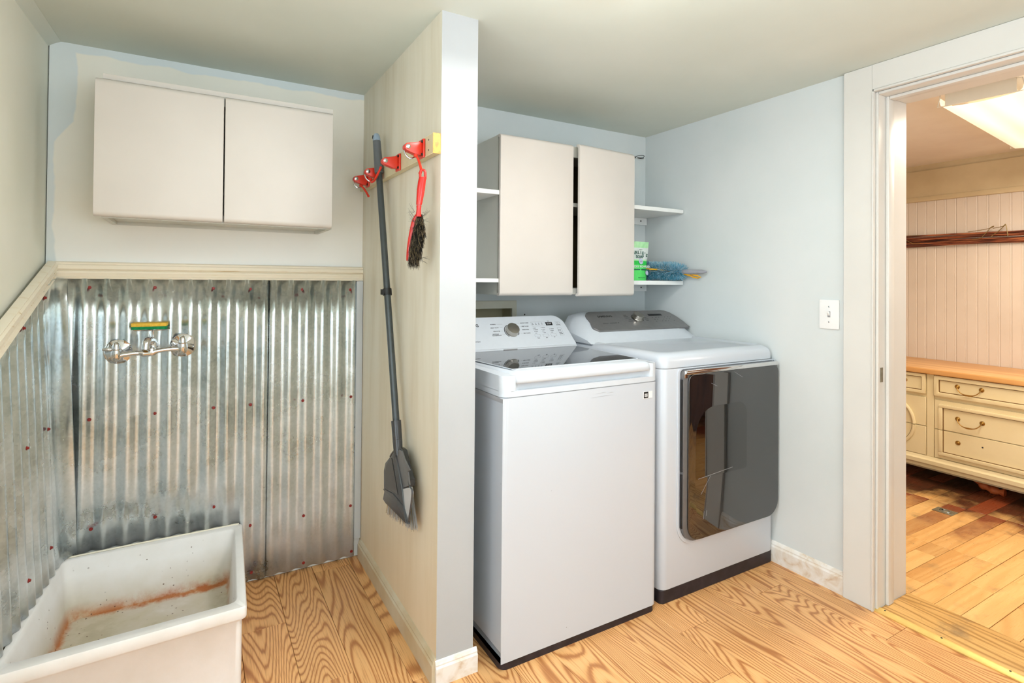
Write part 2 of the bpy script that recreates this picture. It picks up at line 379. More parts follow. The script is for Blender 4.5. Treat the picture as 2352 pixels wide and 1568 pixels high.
def lathe(bm, prof, origin, axis=(0, 0, 1), seg=20, cap=True):
    """prof = [(radius, height along axis)]"""
    u, v, d = frame_for(axis); o = Vector(origin); rings = []
    for r, h in prof:
        if r < 1e-6: rings.append([bm.verts.new(o+d*h)])
        else: rings.append([bm.verts.new(o+d*h+(u*math.cos(2*PI*k/seg)+v*math.sin(2*PI*k/seg))*r) for k in range(seg)])
    for a, b in zip(rings, rings[1:]):
        for k in range(seg):
            j = (k+1) % seg
            p = [a[k % len(a)], a[j % len(a)], b[j % len(b)], b[k % len(b)]]
            q = []
            for x in p:
                if x not in q: q.append(x)
            if len(q) > 2: bm.faces.new(q)
    if cap:
        for r, flip in ((rings[0], False), (rings[-1], True)):
            if len(r) > 2: bm.faces.new(r if flip else r[::-1])
def cyl(bm, p0, p1, r0, r1=None, seg=16):
    p0 = Vector(p0); d = Vector(p1)-p0
    lathe(bm, [(r0, 0), (r0 if r1 is None else r1, d.length)], p0, d, seg)
def tube(bm, pts, r, seg=8, closed=False):
    pts = [Vector(p) for p in pts]; n = len(pts); rings = []; u = None
    rr = r if isinstance(r, (list, tuple)) else [r]*n
    for i in range(n):
        a = pts[i-1] if (i or closed) else pts[0]; b = pts[(i+1) % n] if (i < n-1 or closed) else pts[-1]
        d = (b-a).normalized()
        if u is None: u = frame_for(d)[0]
        u = (u-d*u.dot(d)).normalized(); v = d.cross(u)
        rings.append([bm.verts.new(pts[i]+(u*math.cos(2*PI*k/seg)+v*math.sin(2*PI*k/seg))*rr[i]) for k in range(seg)])
    for i in range(n if closed else n-1):
        a, b = rings[i], rings[(i+1) % n]
        for k in range(seg): bm.faces.new((a[k], a[(k+1) % seg], b[(k+1) % seg], b[k]))
    if not closed: bm.faces.new(rings[0][::-1]); bm.faces.new(rings[-1])
def smooth_path(pts, n=6):
    pts = [Vector(p) for p in pts]; out = []
    for i in range(len(pts)-1):
        p0 = pts[max(i-1, 0)]; p1 = pts[i]; p2 = pts[i+1]; p3 = pts[min(i+2, len(pts)-1)]
        for k in range(n):
            s = k/n
            out.append(0.5*((2*p1)+(p2-p0)*s+(2*p0-5*p1+4*p2-p3)*s*s+(3*p1-p0-3*p2+p3)*s**3))
    out.append(pts[-1]); return out
def rrect(x0, x1, y0, y1, r, n=5):
    """rounded rectangle in 2D; r = radius or 4 radii (x0y0, x1y0, x1y1, x0y1)"""
    if not isinstance(r, (list, tuple)): r = (r,)*4
    out = []
    for (cx, cy, a0), q in zip(((x0, y0, PI), (x1, y0, 1.5*PI), (x1, y1, 0), (x0, y1, 0.5*PI)), r):
        sx = 1 if cx == x0 else -1; sy = 1 if cy == y0 else -1
        for k in range(n+1):
            a = a0+0.5*PI*k/n
            out.append((cx+sx*q+math.cos(a)*q, cy+sy*q+math.sin(a)*q))
    return out
def bevel(bm, wd, seg=2, angle=30, sel=None):
    bmesh.ops.recalc_face_normals(bm, faces=bm.faces)
    ed = [e for e in bm.edges if len(e.link_faces) == 2 and e.calc_face_angle(0) > math.radians(angle) and (sel is None or sel(e))]
    bmesh.ops.bevel(bm, geom=ed, offset=wd, segments=seg, affect='EDGES', profile=0.6, clamp_overlap=True)

def obj(name, bm, mat, parent=None, smooth=True, recalc=True, angle=38, kind=None, label=None, at=None):
    if recalc: bmesh.ops.recalc_face_normals(bm, faces=bm.faces)
    me = bpy.data.meshes.new(name)
    if parent is not None: org = parent['_o'] if '_o' in parent else parent.location
    elif at is not None: org = at
    else:
        xs = [v.co for v in bm.verts]
        org = ((min(v.x for v in xs)+max(v.x for v in xs))/2, (min(v.y for v in xs)+max(v.y for v in xs))/2, min(v.z for v in xs))
    org = Vector(org)
    bmesh.ops.translate(bm, verts=bm.verts, vec=-org)
    bm.to_mesh(me); bm.free()
    for mm in (mat if isinstance(mat, (list, tuple)) else [mat]): me.materials.append(mm)
    if smooth:
        me.polygons.foreach_set('use_smooth', [True]*len(me.polygons)); me.set_sharp_from_angle(angle=math.radians(angle))
    o = bpy.data.objects.new(name, me); COL.objects.link(o)
    if parent is not None: o.parent = parent
    else: o.location = org
    ORG[o] = org
    if kind: o['kind'] = kind
    if label: o['label'] = label
    return o
ORG = {}
def part(name, bm, mat, parent, **k):
    """child of `parent`; vertices are given in world coordinates"""
    org = ORG[parent]
    class Q(dict): pass
    q = {'_o': org}
    sm = k.pop('smooth', True); ang = k.pop('angle', 38); rc = k.pop('recalc', True)
    if rc: bmesh.ops.recalc_face_normals(bm, faces=bm.faces)
    me = bpy.data.meshes.new(name)
    bmesh.ops.translate(bm, verts=bm.verts, vec=-org); bm.to_mesh(me); bm.free()
    for mm in (mat if isinstance(mat, (list, tuple)) else [mat]): me.materials.append(mm)
    if sm:
        me.polygons.foreach_set('use_smooth', [True]*len(me.polygons)); me.set_sharp_from_angle(angle=math.radians(ang))
    o = bpy.data.objects.new(name, me); COL.objects.link(o); o.parent = parent; ORG[o] = org
    for kk, vv in k.items(): o[kk] = vv
    return o
def thing(name, label, cat, loc, group=None):
    o = bpy.data.objects.new(name, None); COL.objects.link(o); o.location = loc; o.empty_display_size = 0.05
    ORG[o] = Vector(loc); o['label'] = label; o['category'] = cat
    if group: o['group'] = group
    return o
def tag(o, label, cat, group=None):
    o['label'] = label; o['category'] = cat
    if group: o['group'] = group
    return o
def struct(name, bm, mat, parent=None, **k):
    if parent is not None: return part(name, bm, mat, parent, **k)
    return obj(name, bm, mat, kind='structure', **k)

TEXTS = []          # (part name, parent, material, label, [(string, size, origin, ux, uy, align)])
def lettering(name, parent, mat, items, label=None): TEXTS.append((name, parent, mat, label, items))
def build_texts():
    made = []
    for name, parent, mat, label, items in TEXTS:
        L = []
        for s, size, o, ux, uy, al in items:
            c = bpy.data.curves.new('txt', 'FONT'); c.body = s; c.size = size; c.align_x = al; c.align_y = 'CENTER'; c.extrude = 0.00025; c.offset = size*0.022 if name == 'brand_lettering' else size*0.008; c.resolution_u = 2
            ob = bpy.data.objects.new('txt', c); COL.objects.link(ob); L.append((ob, c, o, ux, uy))
        made.append(L)
    bpy.context.view_layer.update(); dg = bpy.context.evaluated_depsgraph_get()
    for (name, parent, mat, label, items), L in zip(TEXTS, made):
        bm = nb()
        for ob, c, o, ux, uy in L:
            me = bpy.data.meshes.new_from_object(ob.evaluated_get(dg))
            ux = Vector(ux).normalized(); uy = Vector(uy).normalized(); n = ux.cross(uy)
            mt = Matrix((ux, uy, n)).transposed().to_4x4(); mt.translation = Vector(o)
            me.transform(mt); bm.from_mesh(me); bpy.data.meshes.remove(me)
        p = part(name, bm, mat, parent, smooth=False, recalc=False)
        if label: p['label'] = label
    for L in made:
        for ob, c, *_ in L: bpy.data.objects.remove(ob); bpy.data.curves.remove(c)

# ================================================================ THE SETTING
ZC, YB, YB2, XR, XP, XP2, YP = 2.079, 2.483, 2.354, 2.25, 0.6506, 0.7754, 1.5715
LWX = lambda y: -0.462-0.030*(YB-y)                # left wall plane, a little out of square
bm = nb(); box(bm, -0.75, XR+0.24, -1.6, 2.6, ZC, ZC+0.08); struct('ceiling', bm, M['ceiling'])
bm = nb(); hexa(bm, [(-0.75, 1.12, 0), (LWX(1.12), 1.12, 0), (-0.46, 2.6, 0), (-0.75, 2.6, 0)],
             [(-0.75, 1.12, ZC), (LWX(1.12), 1.12, ZC), (-0.46, 2.6, ZC), (-0.75, 2.6, ZC)])
box(bm, -0.75, -0.5, -1.6, -0.42, 0, ZC); box(bm, -0.75, -0.5, -0.42, 1.12, 0, 0.5); box(bm, -0.75, -0.5, -0.42, 1.12, 2.0, ZC)
struct('wall_left', bm, M['wall_left'], smooth=False)
bm = nb(); box(bm, -0.46, XP, YB, 2.6, 0, ZC); struct('wall_back_left', bm, M['wall_back_left'], smooth=False)
bm = nb()                                          # right back wall with the hole for the recessed outlet box
bx0, bx1, bz0, bz1 = 1.13, 1.36, 0.88, 1.11
box(bm, XP2, bx0, YB2, 2.6, 0, ZC); box(bm, bx1, XR, YB2, 2.6, 0, ZC); box(bm, bx0, bx1, YB2, 2.6, 0, bz0); box(bm, bx0, bx1, YB2, 2.6, bz1, ZC)
struct('wall_back_right', bm, M['wall_blue'], smooth=False)
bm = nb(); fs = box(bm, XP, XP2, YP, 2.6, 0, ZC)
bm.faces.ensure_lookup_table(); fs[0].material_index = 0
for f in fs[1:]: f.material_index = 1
struct('wall_partition', bm, [M['part_beige'], M['part_white_dimmed']], smooth=False)
DY0, DY1, DZ = 0.22, 1.115, 1.975                  # doorway in the right wall
bm = nb(); box(bm, XR, XR+0.21, DY1, 2.6, 0, ZC); box(bm, XR, XR+0.21, DY0, DY1, DZ, ZC); box(bm, XR, XR+0.21, -1.6, DY0, 0, ZC)
struct('wall_right', bm, M['wall_blue'], smooth=False)
bm = nb()                                          # rear wall, behind the camera, with a wide window opening added for fill light
box(bm, -0.75, -0.2, -1.6, -1.48, 0, ZC); box(bm, 1.9, XR, -1.6, -1.48, 0, ZC); box(bm, -0.2, 1.9, -1.6, -1.48, 0, 0.45); box(bm, -0.2, 1.9, -1.6, -1.48, 2.02, ZC)
struct('wall_rear', bm, M['wall_left'], smooth=False)
def window(name, axis, c, a0, a1, z0, z1):
    bm = nb(); wd = 0.05
    def bar(p0, p1, q0, q1):
        if axis == 'y': box(bm, p0, p1, c-0.02, c+0.02, q0, q1)
        else: box(bm, c-0.02, c+0.02, p0, p1, q0, q1)
    bar(a0, a0+wd, z0, z1); bar(a1-wd, a1, z0, z1); bar(a0, a1, z0, z0+wd); bar(a0, a1, z1-wd, z1); bar((a0+a1)/2-0.02, (a0+a1)/2+0.02, z0, z1)
    o = struct(name, bm, M['white_paint'], smooth=False)
    for k in range(2):
        b0 = a0+wd if k == 0 else (a0+a1)/2+0.02; b1 = (a0+a1)/2-0.02 if k == 0 else a1-wd
        bm = nb()
        if axis == 'y': box(bm, b0, b1, c-0.003, c+0.003, z0+wd, z1-wd)
        else: box(bm, c-0.003, c+0.003, b0, b1, z0+wd, z1-wd)
        part('pane', bm, M['glass'], o, smooth=False)
window('added_fill_window', 'y', -1.54, -0.2, 1.9, 0.45, 2.02)  # unseen window, added to carry the rear fill
window('window_2', 'x', -0.60, -0.42, 1.12, 0.5, 2.0)

# laundry floor: laminate planks running away from the doorway wall
bm = nb(); box(bm, -0.75, XR+0.23, -1.6, 2.6, -0.03, -0.007)
floor = struct('floor', bm, M['subfloor'], smooth=False, at=(0.9, 0.5, -0.03))
PW = 0.15
for k in range(-11, 9):
    x0 = 1.045+PW*k; x1 = min(x0+PW, XR-0.002)
    if x1 < -0.6: continue
    ys = [-1.48]; y = -1.48+random.uniform(0.2, 1.2)
    cuts = []
    base = {3: 1.380, 6: 1.398, -6: 2.124, -3: 1.62, -4: 1.2, -5: 1.75, 0: 1.05, 1: 0.6, 2: 1.16, 4: 0.9, 5: 0.5, 7: 1.0}.get(k, random.uniform(0.3, 1.5))
    cuts = sorted(c for c in (base-2.44, base-1.22, base, base+1.22) if -1.40 < c < 2.45)
    e = [-1.48]+cuts+[2.482 if x0 < XP else 2.352]
    for a, b in zip(e, e[1:]):
        bm = nb(); box(bm, max(x0, -0.5)+0.0005, x1-0.0005, a+0.0006, b-0.0006, -0.007, 0.0); bevel(bm, 0.0008, 1)
        part('plank', bm, M['floor_left'], floor)
        o = COL.objects[-1]
# give every plank its own origin so that its grain starts somewhere else
def rebase(o):
    me = o.data; c = sum((v.co for v in me.vertices), Vector())/len(me.vertices)
    me.transform(Matrix.Translation(-c)); o.location = c
for o in list(floor.children): rebase(o)

# next room
XN0, XN1, YN0, YN1 = XR+0.21, 4.48, -0.5, 2.75
bm = nb(); box(bm, XN0, XN1+0.1, YN0-0.1, YN1+0.1, ZC+0.01, ZC+0.09); struct('ceiling_next_room', bm, M['ceiling_next'])
bm = nb(); box(bm, XN1+0.012, XN1+0.1, YN0-0.1, YN1+0.1, 0, ZC+0.01)
far = struct('wall_far', bm, M['bead'], smooth=False)
y = 0.3; BW = 0.0585
for k in range(36):
    a = y+BW*k; b = a+BW
    bm = nb()
    extr(bm, [(XN1+0.012, a, 0.05), (XN1+0.012, b, 0.05), (XN1+0.002, b, 0.05), (XN1, b-0.004, 0.05), (XN1, a+0.0125, 0.05), (XN1+0.0025, a+0.011, 0.05), (XN1+0.0005, a+0.0065, 0.05), (XN1+0.003, a+0.0012, 0.05)], (0, 0, 1.80))
    part('board', bm, M['bead'], far, angle=25)
bm = nb(); box(bm, XN1-0.001, XN1+0.01, YN0, YN1, 2.045, ZC+0.01); box(bm, XN1-0.012, XN1+0.012, YN0, YN1, 1.862, 2.047)
struct('trim_4', bm, M['cream'], smooth=False)
bm = nb(); box(bm, XN1-0.02, XN1+0.012, YN0, YN1, 1.828, 1.862); bevel(bm, 0.005, 2); struct('trim_5', bm, M['cream'])
bm = nb(); box(bm, XN0, XN1+0.1, YN1, YN1+0.1, 0, ZC+0.01); struct('wall_next_left', bm, M['bead'], smooth=False)
bm = nb(); box(bm, XN0, XN1+0.1, YN0-0.1, YN0-0.02, 0, ZC+0.01)
wn = struct('wall_next_right', bm, M['brown_wall'], smooth=False)
for k in range(14):
    bm = nb(); box(bm, XN0+k*0.145+0.001, XN0+(k+1)*0.145-0.001, YN0-0.02, YN0, 0, ZC); bevel(bm, 0.003, 1); part('board', bm, M['brown_wall'], wn)
bm = nb(); box(bm, XN0-0.005, XN1+0.1, YN0-0.1, YN1+0.1, -0.03, -0.007)
floor2 = struct('floor_next_room', bm, M['subfloor'], smooth=False, at=(3.5, 1, -0.03))
RW = 0.0845
for k in range(-17, 21):
    a = 1.016+RW*k; b = a+RW
    if a < YN0 or b > YN1: continue
    st = [2.475]
    if a > 1.09 and a < 1.75:                      # the lift-out hatch: planks cut on two common lines
        s_ = 3.05+(1.27-a)*0.10; e_ = 3.69+(1.27-a)*0.08
        mid = {0: 2.80, 1: 2.62, 2: 2.92, 3: 2.7}.get(k % 4)
        st += [mid, s_, e_]
        if k % 3 == 1: st.append(4.05)
    else:
        x = 2.475+random.uniform(0.25, 0.9)
        while x < XN1-0.15: st.append(x); x += random.uniform(0.4, 1.0)
    st.append(XN1)
    for p, q in zip(st, st[1:]):
        bm = nb(); zt = 0.004+random.uniform(-0.0007, 0.0007)
        box(bm, p+0.0007, q-0.0007, a+0.0008, b-0.0008, -0.007, zt); bevel(bm, 0.001, 1)
        part('plank', bm, M['floor_next'], floor2)
for o in list(floor2.children): rebase(o)

# door surround: casing, bead, jamb, stop
door = None
bm = nb(); box(bm, XR-0.02, XR, DY1, 1.221, 0.0, ZC-0.001); bevel(bm, 0.0012, 1)
door = struct('door_1', bm, M['casing'], at=(XR, 0.7, 0))
bm = nb(); box(bm, XR-0.02, XR, DY0-0.11, DY1-0.0002, DZ+0.008, ZC-0.001); bevel(bm, 0.0006, 1); part('head_casing', bm, M['casing'], door)
bm = nb(); box(bm, XR-0.02, XR, DY0-0.11, DY0, 0, DZ+0.0075); bevel(bm, 0.004, 2); part('casing', bm, M['casing'], door)
def jambset(yf, s):
    bm = nb(); a, b = sorted((yf, yf-0.006*s)); box(bm, XR-0.024, XR-0.006, a, b, 0.0, DZ); bevel(bm, 0.0025, 2); part('bead', bm, M['casing'], door)
    bm = nb(); a, b = sorted((yf-0.0005*s, yf-0.014*s)); box(bm, XR-0.003, XR+0.21, a, b, 0.0, DZ+0.0); bevel(bm, 0.002, 1); part('jamb', bm, M['casing'], door)
    bm = nb(); a, b = sorted((yf-0.0145*s, yf-0.026*s)); box(bm, XR+0.05, XR+0.09, a, b, 0.012, DZ-0.012); bevel(bm, 0.003, 2); part('door_stop', bm, M['casing'], door)
jambset(DY1, 1); jambset(DY0, -1)
bm = nb(); box(bm, XR-0.003, XR+0.21, DY0+0.014, DY1-0.0145, DZ-0.012, DZ); bevel(bm, 0.002, 1); part('head_jamb', bm, M['casing'], door)
bm = nb(); box(bm, XR-0.024, XR-0.006, DY0+0.0065, DY1-0.0065, DZ-0.002, DZ+0.007); bevel(bm, 0.0025, 2); part('bead', bm, M['casing'], door)
bm = nb(); box(bm, XR+0.05, XR+0.09, DY0+0.027, DY1-0.027, DZ-0.024, DZ-0.0125); bevel(bm, 0.003, 2); part('door_stop', bm, M['casing'], door)
bm = nb(); box(bm, XR+0.012, XR+0.03, DY1-0.0155, DY1-0.0138, 0.865, 0.92); box(bm, XR+0.016, XR+0.026, DY1-0.0162, DY1-0.0154, 0.878, 0.905)
part('strike_plate', bm, M['pull_plate'], door, label='small tarnished metal strike plate in the jamb')
thr = thing('threshold', 'worn wooden threshold board with a brass edge strip in the doorway', 'threshold', (XR+0.1, 0.67, 0))
bm = nb(); box(bm, XR+0.012, 2.474, DY0+0.0145, DY1-0.0145, -0.006, 0.011); bevel(bm, 0.004, 2); part('board', bm, M['threshold'], thr)
bm = nb(); extr(bm, [(XR-0.012, DY0-0.02, 0.0), (XR+0.014, DY0-0.02, 0.0), (XR+0.014, DY0-0.02, 0.0125), (XR+0.004, DY0-0.02, 0.0125), (XR-0.012, DY0-0.02, 0.004)], (0, DY1-DY0+0.018, 0)); part('edge_strip', bm, M['brass_bright'], thr, label='pale brass edge strip')
for yy in (1.08, 0.90, 0.715, 0.53, 0.35):
    bm = nb(); lathe(bm, [(0.0032, 0), (0.0032, 0.0012), (0.0015, 0.0018)], (XR+0.006, yy, 0.0123), (0, 0, 1), 10); part('nail', bm, M['dark_metal'], thr)

# plaster cove between the left wall and the ceiling
bm = nb(); extr(bm, [(LWX(1.2)-0.01, 1.2, ZC-0.030), (LWX(1.2)+0.014, 1.2, ZC-0.012), (LWX(1.2)+0.034, 1.2, ZC-0.0005), (LWX(1.2)-0.01, 1.2, ZC-0.0005)], (LWX(YB)-LWX(1.2), YB-1.2-0.001, 0)); struct('trim_6', bm, M['ceiling'])

# baseboards and chair rails
def ogee_base(name, p0, p1, out, h, mat, th=0.013):
    """board along p0-p1 (2D) sticking out along `out` (2D)"""
    prof = [(0, 0.0), (th, 0.0), (th, h*0.72), (th*0.72, h*0.80), (th*0.75, h*0.86), (th*0.35, h*0.97), (0, h)]
    pts = [(p0[0]+out[0]*a, p0[1]+out[1]*a, z) for a, z in prof]
    bm = nb(); extr(bm, pts, (p1[0]-p0[0], p1[1]-p0[1], 0)); return struct(name, bm, mat, angle=25)
ogee_base('baseboard_partition', (XP, YP-0.0), (XP, 2.46), (-1, 0), 0.081, M['base_beige'], 0.014)
ogee_base('baseboard_partition_end', (XP-0.004, YP), (XP2+0.012, YP), (0, -1), 0.074, M['base_white'], 0.012)
ogee_base('baseboard_right', (XR, 1.2215), (XR, 2.35), (-1, 0), 0.09, M['base_white'])
ogee_base('baseboard_rear', (XR, -1.48), (-0.5, -1.48), (0, 1), 0.09, M['base_white'])
RZ0, RZ1 = 1.235, 1.297
rail_prof = [(0, RZ0), (0.017, RZ0), (0.019, RZ0+0.006), (0.014, RZ0+0.010), (0.017, RZ0+0.017), (0.019, RZ0+0.022), (0.018, RZ0+0.027), (0.013, RZ0+0.030), (0.021, RZ0+0.036), (0.021, RZ0+0.049), (0.016, RZ0+0.053), (0.017, RZ0+0.058), (0.010, RZ1), (0, RZ1)]
bm = nb(); extr(bm, [(-0.435, YB-a, z) for a, z in rail_prof], (XP-0.001+0.435, 0, 0)); struct('trim_1', bm, M['raw_trim'], angle=25)
def left_rail():
    bm = nb(); sl = 0.385; ya, yb = YB-0.02, 1.45
    rows = []
    for y in (ya, yb):
        row = []
        for a, z in rail_prof:
            zz = z-sl*(ya-y)+0.0; row.append(bm.verts.new((LWX(y)+0.012+a*1.35, y, zz+(0.010 if z > RZ0+0.03 else -0.002)*(ya-y)/1.0)))
        rows.append(row)
    n = len(rail_prof)
    for i in range(n): bm.faces.new((rows[0][i], rows[0][(i+1) % n], rows[1][(i+1) % n], rows[1][i]))
    bm.faces.new(rows[0]); bm.faces.new(rows[1][::-1])
    return struct('trim_2', bm, M['raw_trim'], angle=25)
left_rail()
bm = nb(); box(bm, 0.621, 0.6495, YB-0.024, YB, 0.085, RZ0-0.001); bevel(bm, 0.004, 2); struct('trim_3', bm, M['white_paint'])

# ================================================================ CORRUGATED STEEL
PIT = 0.0658
def sheet(name, path, z0, z1, amp, phase, label, zcut=None, fade=None):
    """path = function s -> (point2D, normal2D); s in metres"""
    L, fn = path
    n = int(L/PIT*14); bm = nb(); cols = []
    zs = 7
    for i in range(n+1):
        s = L*i/n; p, nn = fn(s)
        a = amp*(fade(s) if fade else 1.0)
        off = a*math.cos(2*PI*(s-phase)/PIT)
        lo = zcut(s) if zcut else z0
        col = []
        for k in range(zs):
            z = lo+(z1-lo)*k/(zs-1)
            w2 = off*(1+0.05*math.sin(s*9+k*1.7)) + 0.0009*math.sin(z*5.1+s*13)
            col.append(bm.verts.new((p[0]+nn[0]*w2, p[1]+nn[1]*w2, z)))
        cols.append(col)
    for a, b in zip(cols, cols[1:]):
        for k in range(zs-1): bm.faces.new((a[k], b[k], b[k+1], a[k+1]))
    o = obj(name, bm, M['galv'], recalc=False, angle=80)
    md = o.modifiers.new('thick', 'SOLIDIFY'); md.thickness = 0.0008; md.offset = -1
    tag(o, label, 'metal sheet'); return o
YS = YB-0.0115
X0, XS = -0.425, 0.2618
back1 = sheet('corrugated_sheet', (XS-X0, lambda s: ((X0+s, YS), (0, -1))), 0.01, 1.236, 0.0072, (-0.3485-X0) % PIT,
              'wide corrugated galvanised sheet behind the wall faucet and sink', zcut=lambda s: 0.2525 if X0+s < 0.166 else 0.008)
X1, X2 = 0.262, 0.622
back2 = sheet('corrugated_sheet', (X2-X1, lambda s: ((X1+s, YS-0.0012), (0, -1))), 0.01, 1.236, 0.0072, (0.2815-X1) % PIT,
              'narrow corrugated galvanised sheet between the sink and the partition wall')
# left sheet runs along the left wall and is bent round into the corner
sp = lambda y: -0.393-0.073*(2.436-y)
y0, y1 = 1.78, 2.405
Ls = math.hypot(y1-y0, sp(y1)-sp(y0)); dx, dy = (sp(y1)-sp(y0))/Ls, (y1-y0)/Ls
def lpath(s):
    if s <= Ls: return ((sp(y0)+dx*s, y0+dy*s), (dy, -dx))
    u = (s-Ls)/0.075; a = u*math.radians(62)
    r = 0.075/math.radians(62); nx, ny = dy, -dx
    cx, cyy = sp(y1)+nx*r, y1+ny*r
    ang = math.atan2(-ny, -nx)-a
    return ((cx+math.cos(ang)*r, cyy+math.sin(ang)*r), (-math.cos(ang), -math.sin(ang)))
rail_low = lambda y: RZ0-0.385*(YB-0.02-y)-0.004
def lsheet():
    L = Ls+0.075; n = 190; bm = nb(); cols = []
    for i in range(n+1):
        s = L*i/n; p, nn = lpath(s)
        fade = 1-min(1, max(0, (s-Ls+0.05)/0.05))
        top = min(RZ0-0.001, rail_low(min(p[1], YB-0.02))+0.015)
        col = []
        for k in range(12):
            z = 0.2535+(top-0.2535)*k/11
            off = 0.0072*fade*math.cos(2*PI*(s-(Ls-0.075))/0.0615)
            buck = (1-fade)*0.004*math.sin(z*7+s*40) + (1-fade)*0.010*max(0, z-0.85)
            w2 = off+buck
            col.append(bm.verts.new((p[0]+nn[0]*w2-0.043*(z-0.25), p[1]+nn[1]*w2, z)))
        cols.append(col)
    for a, b in zip(cols, cols[1:]):
        for k in range(11): bm.faces.new((a[k], b[k], b[k+1], a[k+1]))
    o = obj('corrugated_sheet', bm, M['galv'], recalc=False, angle=80)
    md = o.modifiers.new('thick', 'SOLIDIFY'); md.thickness = 0.0008; md.offset = -1
    return tag(o, 'corrugated galvanised sheet on the left wall under the sloping rail', 'metal sheet')
lefts = lsheet()
def screw(parent, p, n):
    bm = nb(); lathe(bm, [(0.0062, 0), (0.0062, 0.0016), (0.0040, 0.0018), (0.0040, 0.0052), (0.0030, 0.0064), (0, 0.0068)], p, n, 10); part('screw', bm, M['screw_red'], parent)
for x, z in [(-0.334, 1.204), (-0.136, 1.204), (0.058, 1.201), (0.191, 1.198), (-0.329, 0.727), (-0.131, 0.727), (0.065, 0.727), (0.198, 0.725), (-0.320, 0.330), (-0.125, 0.333), (0.070, 0.333), (0.202, 0.231), (0.209, 0.037)]:
    screw(back1, (x, YS-0.0072*math.cos(2*PI*(x+0.3485)/PIT)-0.0012, z), (0, -1, 0))
for x, z in [(0.392, 1.196), (0.594, 1.195), (0.399, 0.722), (0.601, 0.719), (0.407, 0.233), (0.604, 0.236), (0.409, 0.033), (0.610, 0.034)]:
    screw(back2, (x, YS-0.0016-0.0072*math.cos(2*PI*(x-0.2815)/PIT)-0.0012, z), (0, -1, 0))
for y, z in [(2.327, 1.172), (2.129, 1.088), (2.311, 0.742), (2.118, 0.734), (2.292, 0.360), (2.092, 0.353)]:
    screw(lefts, (sp(y)+0.0075-0.043*(z-0.25), y, z), (1, -0.07, 0))

# ================================================================ SINK
def loop_quad(c, z, r, n=5):
    """rounded quad from 4 corners (FL, FR, BR, BL)"""
    out = []
    for i in range(4):
        p = Vector(c[i]); a = (Vector(c[i-1])-p).normalized(); b = (Vector(c[(i+1) % 4])-p).normalized()
        p0 = p+a*r; p1 = p+b*r
        for k in range(n+1):
            s = k/n; q = p0*(1-s)**2+p*2*s*(1-s)+p1*s*s; out.append((q.x, q.y, z))
    return out
def sink():
    bm = nb()
    OUT = [(-0.438, 1.812), (0.144, 1.835), (0.172, 2.468), (-0.418, 2.452)]
    def inset(c, d):
        cx = sum(p[0] for p in c)/4; cy_ = sum(p[1] for p in c)/4
        return [(p[0]+(d if p[0] < cx else -d), p[1]+(d if p[1] < cy_ else -d)) for p in c]
    INN = [(-0.418, 1.860), (0.119, 1.876), (0.143, 2.428), (-0.391, 2.436)]
    BOT = [(-0.376, 1.915), (0.090, 1.925), (0.118, 2.372), (-0.358, 2.345)]
    loops = [loop_quad(inset(OUT, 0.012), 0.0, 0.018), loop_quad(inset(OUT, 0.012), 0.205, 0.018), loop_quad(inset(OUT, 0.002), 0.214, 0.015), loop_quad(OUT, 0.218, 0.014), loop_quad(OUT, 0.245, 0.014), loop_quad(inset(OUT, 0.003), 0.250, 0.014),
             loop_quad(inset(INN, -0.003), 0.250, 0.03), loop_quad(INN, 0.247, 0.03), loop_quad(inset(INN, 0.004), 0.235, 0.03),
             loop_quad(inset(BOT, -0.006), 0.10, 0.04), loop_quad(BOT, 0.082, 0.045), loop_quad(inset(BOT, 0.03), 0.076, 0.05)]
    rings = [[bm.verts.new(p) for p in L] for L in loops]
    for a, b in zip(rings, rings[1:]):
        n = len(a)
        for k in range(n): bm.faces.new((a[k], a[(k+1) % n], b[(k+1) % n], b[k]))
    bm.faces.new(rings[-1]); bm.faces.new(rings[0][::-1])
    r = thing('floor_sink', 'low stained white concrete floor sink in the corner below the faucet', 'sink', (-0.14, 2.14, 0))
    part('basin', bm, M['sink'], r, angle=50)
    bm = nb(); lathe(bm, [(0.040, 0), (0.040, 0.002), (0.034, 0.004), (0.030, 0.001), (0, 0.001)], (0.02, 2.0, 0.0765), (0, 0, 1), 24); part('drain_ring', bm, M['pull_plate'], r, label='dull metal drain ring')
    bm = nb(); pts = [(-0.402, 2.452, 0.2505), (0.155, 2.464, 0.2505)]
    tube(bm, smooth_path([(-0.40, 2.456, 0.250), (-0.2, 2.460, 0.251), (0.0, 2.463, 0.250), (0.16, 2.466, 0.250)], 8), 0.004, 6); part('sealant_bead', bm, M['raw_trim'], r)
sink()

